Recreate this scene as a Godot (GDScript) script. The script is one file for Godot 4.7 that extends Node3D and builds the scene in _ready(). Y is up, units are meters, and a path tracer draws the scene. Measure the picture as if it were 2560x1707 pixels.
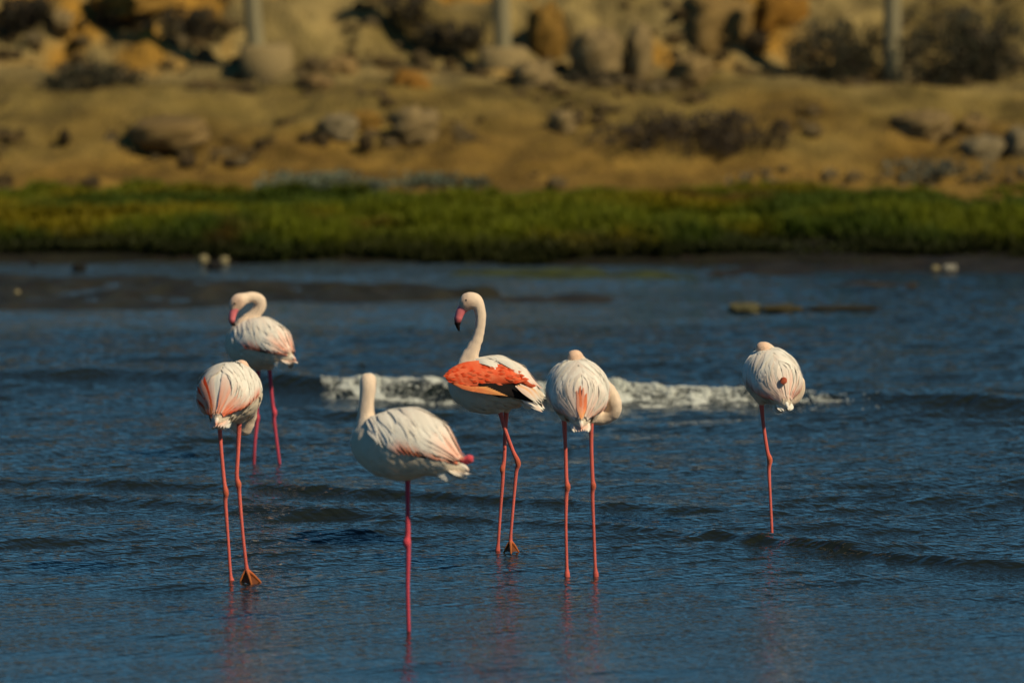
extends Node3D

# ---------------------------------------------------------------- helpers
class Geo:
	var v := PackedVector3Array()
	var c := PackedColorArray()
	var i := PackedInt32Array()
	var uv := PackedVector2Array()

	func point(p: Vector3, col: Color) -> int:
		v.append(p)
		c.append(col)
		return v.size() - 1

	func tri(x: int, y: int, z: int) -> void:
		i.append(x)
		i.append(y)
		i.append(z)

	func quad(x: int, y: int, z: int, w: int) -> void:
		tri(x, y, z)
		tri(x, z, w)

	func normals() -> PackedVector3Array:
		var n := PackedVector3Array()
		n.resize(v.size())
		for t in range(0, i.size(), 3):
			var x := i[t]
			var y := i[t + 1]
			var z := i[t + 2]
			var f := (v[z] - v[x]).cross(v[y] - v[x])
			n[x] += f
			n[y] += f
			n[z] += f
		for t in n.size():
			n[t] = n[t].normalized()
		return n

	func mesh(given := PackedVector3Array()) -> ArrayMesh:
		var a := []
		a.resize(Mesh.ARRAY_MAX)
		a[Mesh.ARRAY_VERTEX] = v
		a[Mesh.ARRAY_NORMAL] = given if given.size() else normals()
		if c.size() == v.size():
			a[Mesh.ARRAY_COLOR] = c
		if uv.size() == v.size():
			a[Mesh.ARRAY_TEX_UV] = uv
		a[Mesh.ARRAY_INDEX] = i
		var m := ArrayMesh.new()
		m.add_surface_from_arrays(Mesh.PRIMITIVE_TRIANGLES, a)
		return m


# A field of tapered capsules, joined with a smooth minimum.
class Flesh:
	var a := PackedVector3Array()
	var ab := PackedVector3Array()
	var il := PackedFloat32Array()
	var ra := PackedFloat32Array()
	var rb := PackedFloat32Array()
	var k := PackedFloat32Array()
	var trunk := 0

	func bone(p: Vector3, q: Vector3, r: float, s: float, blend: float) -> void:
		a.append(p)
		ab.append(q - p)
		il.append(1.0 / maxf((q - p).length_squared(), 1e-8))
		ra.append(r)
		rb.append(s - r)
		k.append(blend)

	func d(p: Vector3, first: int, last: int) -> float:
		var best := 9.0
		for j in range(first, last):
			var w := p - a[j]
			var t := clampf(w.dot(ab[j]) * il[j], 0.0, 1.0)
			var e := (w - ab[j] * t).length() - ra[j] - rb[j] * t
			var kk := k[j]
			var h := maxf(kk - absf(best - e), 0.0) / kk
			best = minf(best, e) - h * h * kk * 0.25
		return best

	func all(p: Vector3) -> float:
		var x := d(p, 0, trunk)
		if trunk == a.size():
			return x
		var y := d(p, trunk, a.size())
		var h := maxf(0.035 - absf(x - y), 0.0) / 0.035
		return minf(x, y) - h * h * 0.035 * 0.25


var rng := RandomNumberGenerator.new()
var rough := FastNoiseLite.new()
var soft := FastNoiseLite.new()
var used := {}


func numbered(called: String) -> String:
	var n: int = used.get(called, 0)
	used[called] = n + 1
	return called if n == 0 else "%s_%03d" % [called, n]


func tag(o: Node, label: String, category: String, group := "", kind := "") -> void:
	if label: o.set_meta("label", label)
	if category: o.set_meta("category", category)
	if group: o.set_meta("group", group)
	if kind: o.set_meta("kind", kind)


func thing(called: String, at: Vector3, label: String, category: String, group := "") -> Node3D:
	var o := Node3D.new()
	o.name = numbered(called)
	add_child(o)
	o.position = at
	tag(o, label, category, group)
	return o


func part(called: String, m: Mesh, mat: Material, parent: Node) -> MeshInstance3D:
	var o := MeshInstance3D.new()
	o.name = called if parent != self else numbered(called)
	o.mesh = m
	o.material_override = mat
	parent.add_child(o, true)
	return o


func paint(roughness: float, bump: Texture2D = null, relief := 0.0, scale := 1.0) -> StandardMaterial3D:
	var m := StandardMaterial3D.new()
	m.vertex_color_use_as_albedo = true
	m.roughness = roughness
	m.metallic_specular = 0.3
	if bump:
		m.heightmap_enabled = true
		m.heightmap_texture = bump
		m.heightmap_scale = relief
		m.uv1_triplanar = true
		m.uv1_scale = Vector3.ONE * scale
	return m


func noise_picture(freq: float, octaves: int, kind: int, seed_value: int) -> NoiseTexture2D:
	var n := FastNoiseLite.new()
	n.noise_type = kind
	n.frequency = freq
	n.fractal_octaves = octaves
	n.seed = seed_value
	var t := NoiseTexture2D.new()
	t.width = 512
	t.height = 512
	t.seamless = true
	t.noise = n
	return t


func smooth(x: float, lo: float, hi: float) -> float:
	var t := clampf((x - lo) / (hi - lo), 0.0, 1.0)
	return t * t * (3.0 - 2.0 * t)


func along(xs: Array, ys: Array, x: float) -> float:
	if x <= xs[0]: return ys[0]
	for n in range(1, xs.size()):
		if x <= xs[n]:
			return lerpf(ys[n - 1], ys[n], (x - xs[n - 1]) / (xs[n] - xs[n - 1]))
	return ys[-1]


func spread(lo: float, hi: float, step: float, outer: float, growth := 1.35) -> PackedFloat32Array:
	var left := PackedFloat32Array()
	var s := step
	var x := lo
	while x > -outer:
		s *= growth
		x -= s
		left.append(x)
	left.reverse()
	x = lo
	while x < hi:
		left.append(x)
		x += step
	s = step
	while x < outer:
		left.append(x)
		s *= growth
		x += s
	left.append(x)
	return left


func tube(g: Geo, path: Array, radii: Array, cols: Array, seg := 10, steps := 4) -> void:
	var pts := PackedVector3Array()
	var rs := PackedFloat32Array()
	var cs := PackedColorArray()
	var n := path.size()
	for j in n - 1:
		var p0: Vector3 = path[maxi(j - 1, 0)]
		var p1: Vector3 = path[j]
		var p2: Vector3 = path[j + 1]
		var p3: Vector3 = path[mini(j + 2, n - 1)]
		for s in steps:
			var t := float(s) / steps
			pts.append(p1.cubic_interpolate(p2, p0, p3, t))
			rs.append(lerpf(radii[j], radii[j + 1], t * t * (3.0 - 2.0 * t)))
			cs.append(cols[j].lerp(cols[j + 1], t))
	pts.append(path[-1])
	rs.append(radii[-1])
	cs.append(cols[-1])
	var up := Vector3(0.3, 0.2, 1).normalized()
	var first := g.v.size()
	for j in pts.size():
		var dir := (pts[mini(j + 1, pts.size() - 1)] - pts[maxi(j - 1, 0)]).normalized()
		var side := dir.cross(up).normalized()
		up = side.cross(dir).normalized()
		for s in seg:
			var ang := TAU * s / seg
			g.point(pts[j] + (side * cos(ang) + up * sin(ang)) * rs[j], cs[j])
	for j in pts.size() - 1:
		for s in seg:
			var x := first + j * seg + s
			var y := first + j * seg + (s + 1) % seg
			g.quad(x, y, y + seg, x + seg)
	var e0 := g.point(pts[0], cs[0])
	var e1 := g.point(pts[-1], cs[-1])
	var last := first + (pts.size() - 1) * seg
	for s in seg:
		g.tri(e0, first + (s + 1) % seg, first + s)
		g.tri(e1, last + s, last + (s + 1) % seg)


# Surface nets over a field: one vertex in each cell the surface crosses.
func nets(g: Geo, skin: Flesh, cell: float, tint: Callable) -> void:
	var lo := Vector3.ONE * 1e9
	var hi := -lo
	for j in skin.a.size():
		var r := maxf(skin.ra[j], skin.ra[j] + skin.rb[j]) + 0.03
		for p in [skin.a[j], skin.a[j] + skin.ab[j]]:
			lo = lo.min(p - Vector3.ONE * r)
			hi = hi.max(p + Vector3.ONE * r)
	var bs := 6
	var nx := int(ceil((hi.x - lo.x) / cell / bs)) * bs
	var ny := int(ceil((hi.y - lo.y) / cell / bs)) * bs
	var nz := int(ceil((hi.z - lo.z) / cell / bs)) * bs
	var sx := nx + 1
	var sxy := sx * (ny + 1)
	var f := PackedFloat32Array()
	f.resize(sxy * (nz + 1))
	f.fill(99.0)
	var blocks: Array[Vector3i] = []
	var reach := cell * bs * 0.9 + cell
	for bz in nz / bs:
		for by in ny / bs:
			for bx in nx / bs:
				var mid := lo + Vector3(bx + 0.5, by + 0.5, bz + 0.5) * cell * bs
				if absf(skin.all(mid)) < reach:
					blocks.append(Vector3i(bx, by, bz) * bs)
	for b in blocks:
		for z in range(b.z, b.z + bs + 1):
			for y in range(b.y, b.y + bs + 1):
				for x in range(b.x, b.x + bs + 1):
					var at := x + y * sx + z * sxy
					if f[at] > 90.0:
						f[at] = skin.all(lo + Vector3(x, y, z) * cell)
	var cellv := {}
	var corner := [0, 1, sx, sx + 1, sxy, sxy + 1, sxy + sx, sxy + sx + 1]
	var edges := [[0, 1], [2, 3], [4, 5], [6, 7], [0, 2], [1, 3], [4, 6], [5, 7], [0, 4], [1, 5], [2, 6], [3, 7]]
	var off: Array[Vector3] = []
	for q in 8:
		off.append(Vector3(q & 1, (q >> 1) & 1, q >> 2))
	for b in blocks:
		for z in range(b.z, b.z + bs):
			for y in range(b.y, b.y + bs):
				for x in range(b.x, b.x + bs):
					var at := x + y * sx + z * sxy
					var neg := 0
					for q in 8:
						if f[at + corner[q]] < 0.0: neg += 1
					if neg == 0 or neg == 8: continue
					var sum := Vector3.ZERO
					var cnt := 0
					for e in edges:
						var v0: float = f[at + corner[e[0]]]
						var v1: float = f[at + corner[e[1]]]
						if (v0 < 0.0) != (v1 < 0.0):
							sum += off[e[0]].lerp(off[e[1]], v0 / (v0 - v1))
							cnt += 1
					var p := lo + (Vector3(x, y, z) + sum / cnt) * cell
					cellv[at] = g.point(p, tint.call(p))
	for at in cellv:
		var v0: float = f[at]
		for axis in 3:
			var step: int = [1, sx, sxy][axis]
			var v1: float = f[at + step]
			if (v0 < 0.0) == (v1 < 0.0): continue
			var u: int = [sx, sxy, 1][axis]
			var w: int = [sxy, 1, sx][axis]
			if not (cellv.has(at - u) and cellv.has(at - w) and cellv.has(at - u - w)): continue
			if v0 < 0.0:
				g.quad(cellv[at], cellv[at - w], cellv[at - u - w], cellv[at - u])
			else:
				g.quad(cellv[at], cellv[at - u], cellv[at - u - w], cellv[at - w])


# ---------------------------------------------------------------- flamingos
var m_body: StandardMaterial3D
var m_feather: StandardMaterial3D
var m_horn: StandardMaterial3D
var m_eye: StandardMaterial3D
const CREAM := Color(0.84, 0.80, 0.71)
const BELLY := Color(0.72, 0.61, 0.47)  # stained belly plumage, darkened so the colour also carries the underside shade
const BLUSH := Color(0.84, 0.62, 0.50)
const NECK := Color(0.84, 0.66, 0.50)
const FACE := Color(0.82, 0.52, 0.36)
const ROSE := Color(0.84, 0.36, 0.24)
const SALMON := Color(0.86, 0.24, 0.11)
const SCARLET := Color(0.78, 0.075, 0.02)
const SHANK := Color(0.72, 0.14, 0.11)
const KNEE := Color(0.55, 0.12, 0.06)
const MAGENTA := Color(0.55, 0.06, 0.10)
const WEB := Color(0.50, 0.14, 0.03)
const INK := Color(0.012, 0.011, 0.011)


class Bird:
	var root: Node3D
	var skin := Flesh.new()
	var form := Flesh.new()
	var centre: Vector3
	var fwd: Vector3
	var up: Vector3
	var side: Vector3
	var size := 1.0
	var g := Geo.new()
	var red := 0.4

	func at(f: float, u: float, s: float) -> Vector3:
		return centre + (fwd * f + up * u + side * s) * size

	# a point of the plumage: f along the trunk, th from the top (0) round the flank, held "lift" off the skin
	func hide(f: float, th: float, sgn: float, lift: float, bare := false) -> Vector3:
		var ax := at(f, along_axis(f), 0)
		var dir := (up * cos(th) + side * sin(th) * sgn).normalized()
		var r := 0.24 * size
		var close := 1.0 if bare else smoothstep(0.16, 0.25, -f)
		for n in 7:
			var p := ax + dir * r
			var gap := 0.0
			if close > 0.0: gap += close * (skin.d(p, 0, skin.trunk) - 0.004)
			if close < 1.0: gap += (1.0 - close) * form.d(p, 0, 4)
			r -= gap - lift
		return ax + dir * maxf(r, 0.018 + lift)

	func along_axis(f: float) -> float:
		if f < -0.05: return lerpf(0.0, droop, clampf((-0.05 - f) / 0.25, 0.0, 1.3))
		return 0.0

	var droop := -0.10


func new_bird(at: Vector3, heading: float, pitch: float, roll: float, centre: Vector3, size: float, droop: float, label: String, hind := 1.0) -> Bird:
	var b := Bird.new()
	b.root = thing("flamingo", at, label, "flamingo", "flamingos standing in the shallow water")
	var q := Basis(Vector3.UP, -deg_to_rad(heading)) * Basis(Vector3.RIGHT, deg_to_rad(pitch)) * Basis(Vector3.FORWARD, deg_to_rad(roll))
	b.fwd = q * Vector3.FORWARD
	b.up = q * Vector3.UP
	b.side = q * Vector3.RIGHT
	b.centre = centre
	b.size = size
	b.droop = droop
	var z := size
	var s := b.skin
	s.bone(b.at(-0.26, droop, 0), b.at(-0.19, droop * 0.75, 0), 0.016 * z, 0.044 * z, 0.05)
	s.bone(b.at(-0.19, droop * 0.75, 0), b.at(-0.10, -0.022, 0), 0.046 * z, 0.098 * z, 0.05)
	s.bone(b.at(-0.10, -0.022, 0), b.at(0.01, -0.006, 0), 0.098 * z, 0.134 * z, 0.05)
	s.bone(b.at(0.01, -0.006, 0), b.at(0.10, 0.0, 0), 0.134 * z, 0.118 * z, 0.05)
	s.bone(b.at(0.10, 0.0, 0), b.at(0.155, 0.01, 0), 0.118 * z, 0.078 * z, 0.05)
	s.trunk = s.a.size()
	# the outline of the folded wings, which stand out round the trunk
	var w := b.form
	w.bone(b.at(0.13, 0.008, 0), b.at(0.07, 0.005, 0), 0.088 * z, 0.126 * z, 0.05)
	w.bone(b.at(0.07, 0.005, 0), b.at(-0.03, 0.006, 0), 0.126 * z, lerpf(0.135, 0.146, hind) * z, 0.05)
	w.bone(b.at(-0.03, 0.006, 0), b.at(-0.14, -0.012, 0), lerpf(0.135, 0.146, hind) * z, lerpf(0.082, 0.122, hind) * z, 0.05)
	w.bone(b.at(-0.14, -0.012, 0), b.at(-0.25, droop * 0.85, 0), lerpf(0.082, 0.122, hind) * z, lerpf(0.034, 0.045, hind) * z, 0.05)
	return b


func neck(b: Bird, pts: Array) -> void:
	for j in pts.size() - 1:
		var p0: Vector4 = pts[maxi(j - 1, 0)]
		var p1: Vector4 = pts[j]
		var p2: Vector4 = pts[j + 1]
		var p3: Vector4 = pts[mini(j + 2, pts.size() - 1)]
		for s in 2:
			var x := hermite(p0, p1, p2, p3, s * 0.5)
			var y := hermite(p0, p1, p2, p3, s * 0.5 + 0.5)
			b.skin.bone(Vector3(x.x, x.y, x.z), Vector3(y.x, y.y, y.z), x.w, y.w, 0.012)


func hermite(p0: Vector4, p1: Vector4, p2: Vector4, p3: Vector4, t: float) -> Vector4:
	var m1 := (p2 - p0) * 0.5
	var m2 := (p3 - p1) * 0.5
	var t2 := t * t
	var t3 := t2 * t
	return p1 * (2 * t3 - 3 * t2 + 1) + m1 * (t3 - 2 * t2 + t) + p2 * (-2 * t3 + 3 * t2) + m2 * (t3 - t2)


# the part of the leg above the ankle, the ankle and the shank, in one with the body
func leg(b: Bird, pts: Array, upper: Color, lower: Color) -> void:
	var path := []
	var radii := []
	var cols := []
	for j in pts.size():
		var p: Vector4 = pts[j]
		path.append(Vector3(p.x, p.y, p.z))
		radii.append(p.w)
		cols.append((KNEE if upper != MAGENTA else Color(0.62, 0.07, 0.10)) if p.w > 0.0125 and j > 0 and j < pts.size() - 2 else (lower if j > pts.size() / 2 else upper))
	tube(b.g, path, radii, cols, 10, 5)
	var top: Vector3 = path[0]
	b.skin.bone(top + Vector3(0, 0.05, 0), top + Vector3(0, -0.01, 0), 0.05, 0.014, 0.03)


# three toes that reach down into the water and the web between them
func foot(b: Bird, heel: Vector3, toes: Array) -> void:
	for t in toes:
		var tip: Vector3 = t
		tube(b.g, [heel, heel.lerp(tip, 0.45) + Vector3(0, 0.006, 0), tip], [0.009, 0.0065, 0.004], [WEB.lerp(SHANK, 0.5), WEB, WEB], 8, 3)
	for n in toes.size() - 1:
		var h := b.g.point(heel + Vector3(0, -0.004, 0), WEB * 0.35)
		var last := -1
		for s in 6:
			var edge: Vector3 = (toes[n] as Vector3).lerp(toes[n + 1], s / 5.0)
			edge = edge.lerp(heel, 0.16 * sin(PI * s / 5.0))
			var e := b.g.point(edge, WEB * 0.35)
			if last >= 0: b.g.tri(h, last, e)
			last = e


func finish_body(b: Bird, base: Color, face: Vector3) -> MeshInstance3D:
	var legs := b.g.v.size()
	var n := b.skin.a.size()
	var t := b.skin.trunk
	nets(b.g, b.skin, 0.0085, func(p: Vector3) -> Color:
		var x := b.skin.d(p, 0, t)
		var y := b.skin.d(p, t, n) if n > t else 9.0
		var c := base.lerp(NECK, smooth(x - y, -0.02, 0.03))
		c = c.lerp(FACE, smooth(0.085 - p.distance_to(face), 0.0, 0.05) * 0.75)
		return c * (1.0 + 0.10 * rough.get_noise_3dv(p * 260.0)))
	var nor := b.g.normals()
	for j in legs:
		var q := b.g.v[j]
		b.g.c[j] = b.g.c[j] * (1.0 + 0.35 * rough.get_noise_3d(q.x * 500.0, q.y * 160.0, q.z * 500.0)) * (0.8 + 0.2 * smooth(q.y, 0.0, 0.10))
	for j in b.g.v.size():
		if b.g.c[j].b > 0.27:
			var p := b.g.v[j]
			b.g.v[j] = p + nor[j] * 0.0075 * (rough.get_noise_3dv(p * 190.0) + 0.6 * rough.get_noise_3d(p.x * 420.0, p.y * 180.0, p.z * 420.0))
	return part("body", b.g.mesh(), m_body, b.root)


# a single feather that follows a path, with its shaft raised and its edges bent down
func feather_mesh(path: PackedVector3Array, out: PackedVector3Array, width: float, base: Color, tip: Color, blunt := 0.35) -> ArrayMesh:
	var g := Geo.new()
	var n := path.size()
	for j in n:
		var t := float(j) / (n - 1)
		var dir := (path[mini(j + 1, n - 1)] - path[maxi(j - 1, 0)]).normalized()
		var across := dir.cross(out[j]).normalized()
		var w := width * 0.5 * (0.22 + 0.78 * smooth(t, 0.0, 0.38)) * (1.0 - smooth(t, blunt, 1.0) * 0.94)
		var c := base.lerp(tip, smooth(t, 0.35, 1.0))
		g.point(path[j] - across * w - out[j] * w * 0.12, c * 0.97)
		g.point(path[j] + out[j] * w * 0.09, c)
		g.point(path[j] + across * w - out[j] * w * 0.12, c * 0.97)
	for j in n - 1:
		var x := j * 3
		g.quad(x, x + 1, x + 4, x + 3)
		g.quad(x + 1, x + 2, x + 5, x + 4)
	return g.mesh()


# a feather that lies on the bird: from (f0, th0) to (f1, th1)
func lay(b: Bird, parent: Node, sgn: float, f0: float, th0: float, f1: float, th1: float, lift0: float, lift1: float, width: float, base: Color, tip: Color, bend := 1.0, bare := false) -> void:
	var path := PackedVector3Array()
	var out := PackedVector3Array()
	var bow := rng.randf_range(-0.06, 0.06)
	lift1 += 0.011 * pow(rng.randf(), 5.0)
	for j in 8:
		var t := j / 7.0
		var th := deg_to_rad(lerpf(th0, th1, pow(t, bend))) + bow * sin(PI * t)
		var f := lerpf(f0, f1, t)
		var lift := lerpf(lift0, lift1, t * t) * b.size
		var p := b.hide(f, th, sgn, lift, bare)
		path.append(p)
		out.append((p - b.at(f + 0.02, b.along_axis(f), 0)).normalized())
	var shade := rng.randf_range(0.87, 1.05)
	part("feather", feather_mesh(path, out, width * b.size, base * shade, tip * shade, rng.randf_range(0.3, 0.5)), m_feather, parent)


func trace(b: Bird, parent: Node, called: String, pts: Array, face: Vector3, width: float, base: Color, tip: Color, blunt := 0.45) -> void:
	var path := PackedVector3Array()
	var out := PackedVector3Array()
	var n := pts.size()
	for j in n - 1:
		for s in 3:
			path.append((pts[j] as Vector3).cubic_interpolate(pts[j + 1], pts[maxi(j - 1, 0)], pts[mini(j + 2, n - 1)], s / 3.0))
			out.append(face)
	path.append(pts[-1])
	out.append(face)
	var shade := rng.randf_range(0.88, 1.06)
	part(called, feather_mesh(path, out, width, base * shade, tip * shade, blunt), m_feather, parent)


# the folded wing of one side: a red under-layer, rose coverts and tertials, then tiers of long pale scapulars
func folded_wing(b: Bird, sgn: float, pale: Color, red: float, reach := 1.0, black := 0, lowest := 96.0, trim := 0.0, ruff := 0.0) -> void:
	var g := Geo.new()
	for x in 13:
		for y in 12:
			var t := x / 12.0
			var f := lerpf(0.06, -0.25, t)
			var low := minf(lowest, lerpf(48.0, 99.0, smooth(t, -0.1, 0.35)) - 9.0 * smooth(t, 0.6, 1.0))
			var th := deg_to_rad(lerpf(0.0, low, minf(y, 10.0) / 10.0))
			var c := SCARLET.lerp(SALMON, 0.5 + 0.5 * rough.get_noise_2d(x * 60.0, y * 60.0))
			g.point(b.hide(f, th, sgn, 0.001 if y < 11 else -0.01, y == 11), pale.lerp(c, smooth(y + 2.0 * rough.get_noise_2d(x * 90.0, 5.0), 4.5, 7.0) * clampf(red * 1.15 - 0.12 + 0.5 * rough.get_noise_2d(x * 140.0, sgn * 50.0), 0.0, 1.0)))
			if x and y:
				var k := g.v.size() - 1
				g.quad(k, k - 1, k - 13, k - 12)
	var wing := part("wing", g.mesh(), m_feather, b.root)
	for j in black:  # dark flight feathers along the lower edge
		var t := float(j) / maxf(1.0, black - 1.0)
		lay(b, wing, sgn, -0.02 - 0.05 * t, 90 - 10 * t, -0.235 - 0.03 * t, 84 - 26 * t, 0.003, 0.004, 0.034, INK, INK)
	if lowest > 90.0:
		for j in 11:     # lower coverts, rose to red at the edge
			var t := j / 10.0
			var f := lerpf(0.05, -0.13, t)
			var tip := pale.lerp(ROSE, 0.85).lerp(SCARLET if rng.randf() < 0.4 else SALMON, clampf(red * rng.randf_range(0.2, 1.5), 0.0, 1.0))
			lay(b, wing, sgn, f, 60 - 4 * t, f - 0.095, 100 - 12 * t, 0.004, 0.006, 0.038, pale, tip)
	for j in 7:      # tertials that run out towards the tail
		var t := j / 6.0
		lay(b, wing, sgn, -0.07, (8 + 56 * t) * lowest / 96.0, -0.28 + 0.035 * t, (10 + 62 * t) * lowest / 96.0, 0.005, 0.012, 0.040, pale, pale.lerp(ROSE if j % 2 else SALMON, clampf(0.2 + red * rng.randf_range(0.3, 1.0), 0.0, 1.0)))
	for tier in 4:
		var count: int = [12, 12, 12, 12][tier]
		for j in count:
			var t := (j + rng.randf_range(0.2, 0.8)) / count
			var f := lerpf(0.135, -0.155, t) + 0.01 * tier
			var slope := deg_to_rad(lerpf(70.0, 34.0, smooth(t, 0.0, 0.85)) + rng.randf_range(-7, 7) - 3.0 * tier)
			var length := rng.randf_range(0.135, 0.19) * reach * (1.0 - 0.22 * smooth(t, 0.55, 1.0)) * (0.85 + 0.2 * (1.0 - absf(t - 0.4)))
			var th0: float = [43.0, 28.0, 13.0, 0.0][tier] + rng.randf_range(-4, 4)
			var th1 := th0 + rad_to_deg(length * sin(slope) / 0.135)
			var tone := pale.lerp(BLUSH, 0.50 * rng.randf() * rng.randf() + 0.20 * smooth(t, 0.5, 1.0) * rng.randf())
			lay(b, wing, sgn, f, th0, maxf(f - length * cos(slope), -0.268 + trim + rng.randf_range(-0.02, 0.02)), minf(th1, lowest - 8.0 + rng.randf_range(-6, 4)), 0.002 + 0.0012 * tier, 0.0055 + 0.0016 * tier, rng.randf_range(0.030, 0.046), tone * 0.97, tone.lerp(pale, 0.5), 1.1)
	if ruff > 0.0:   # loose mantle feathers that part round the head laid on the back
		for j in 6:
			lay(b, wing, sgn, 0.125 - 0.006 * j, 3 + 3 * j, 0.0 - 0.012 * j, 5 + 6 * j, 0.5 * ruff * rng.randf_range(0.3, 1.0), 0.007, 0.032, pale, pale, 1.0)
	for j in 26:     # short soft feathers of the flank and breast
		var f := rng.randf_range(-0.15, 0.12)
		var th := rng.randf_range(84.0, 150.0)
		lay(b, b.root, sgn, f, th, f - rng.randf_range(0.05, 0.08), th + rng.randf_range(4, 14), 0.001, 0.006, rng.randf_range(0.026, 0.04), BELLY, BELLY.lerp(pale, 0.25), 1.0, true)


func fan_tail(b: Bird, tint: Color) -> void:
	var g := Geo.new()
	tube(g, [b.at(-0.20, b.droop * 0.75 + 0.01, 0), b.at(-0.26, b.droop + 0.01, 0), b.at(-0.285, b.droop * 1.08, 0)], [0.026 * b.size, 0.013 * b.size, 0.004 * b.size], [CREAM, CREAM, tint], 10, 3)
	var tail := part("tail", g.mesh(), m_feather, b.root)
	for j in 7:
		var s := (j - 3) / 3.0
		trace(b, tail, "feather", [b.at(-0.18, b.droop * 0.7 + 0.012 - 0.02 * absf(s), s * 0.032), b.at(-0.24, b.droop + 0.004 - 0.02 * absf(s), s * 0.038), b.at(-0.30 + 0.03 * absf(s) + rng.randf_range(-0.012, 0.012), b.droop * 1.2 - 0.010 * absf(s), s * 0.036)], (b.up - b.fwd * 0.3).normalized(), 0.026 * b.size, tint.lerp(CREAM, absf(s) * 0.8), tint.lerp(CREAM, 0.4 + absf(s) * 0.6))
	for j in 12:     # loose white under-tail tufts
		var s := rng.randf_range(-1, 1)
		trace(b, tail, "feather", [b.at(-0.15, b.droop * 0.55 - 0.05, s * 0.06), b.at(-0.21, b.droop * 0.8 - 0.055 + rng.randf_range(-0.01, 0.01), s * 0.055), b.at(-0.245 + rng.randf_range(-0.02, 0.02), b.droop - 0.030 + rng.randf_range(-0.012, 0.012), s * 0.045)], (-b.fwd * 0.8 - b.up * 0.3 + b.side * s * 0.5).normalized(), 0.035, CREAM, CREAM)


func bill(b: Bird, pts: Array, tip_from: int) -> void:
	var path := []
	var radii := []
	var cols := []
	for j in pts.size():
		var p: Vector4 = pts[j]
		path.append(Vector3(p.x, p.y, p.z))
		radii.append(p.w)
		cols.append(INK if j >= tip_from else Color(0.78, 0.20, 0.22))
	var g := Geo.new()
	tube(g, path, radii, cols, 12, 4)
	part("bill", g.mesh(), m_horn, b.root)


func eye(b: Bird, p: Vector3) -> void:
	var s := SphereMesh.new()
	s.radius = 0.006
	s.height = 0.012
	s.radial_segments = 12
	s.rings = 6
	part("eye", s, m_eye, b.root).position = p


# the drooped wing of the middle bird: a curved sheet between its upper and lower edge
func open_wing(b: Bird, sheet: Array) -> MeshInstance3D:
	var g := Geo.new()
	var n: int = sheet[0].size()
	var cols := (n - 1) * 4 + 1
	for x in cols:
		var j := mini(x / 4, n - 2)
		var f := (x - j * 4) / 4.0
		var p: Vector3 = (sheet[0][j] as Vector3).cubic_interpolate(sheet[0][j + 1], sheet[0][maxi(j - 1, 0)], sheet[0][mini(j + 2, n - 1)], f)
		var q: Vector3 = (sheet[1][j] as Vector3).cubic_interpolate(sheet[1][j + 1], sheet[1][maxi(j - 1, 0)], sheet[1][mini(j + 2, n - 1)], f)
		for y in 16:      # front of the wing, then its back, 12 mm and more behind
			var t := y / 7.0 if y < 8 else (15 - y) / 7.0
			var out := 0.022 * sin(PI * t) if y < 8 else -0.012 - 0.02 * sin(PI * t)
			g.point(p.lerp(q, t) + Vector3(0, 0, out), SCARLET.lerp(SALMON, 0.4 + 0.6 * rough.get_noise_2d(x * 90.0, t * 300.0)) if y < 8 else ROSE)
	for x in cols - 1:
		for y in 16:
			var a := x * 16 + y
			var c := x * 16 + (y + 1) % 16
			g.quad(a, c, c + 16, a + 16)
	return part("wing", g.mesh(), m_feather, b.root)

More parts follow.
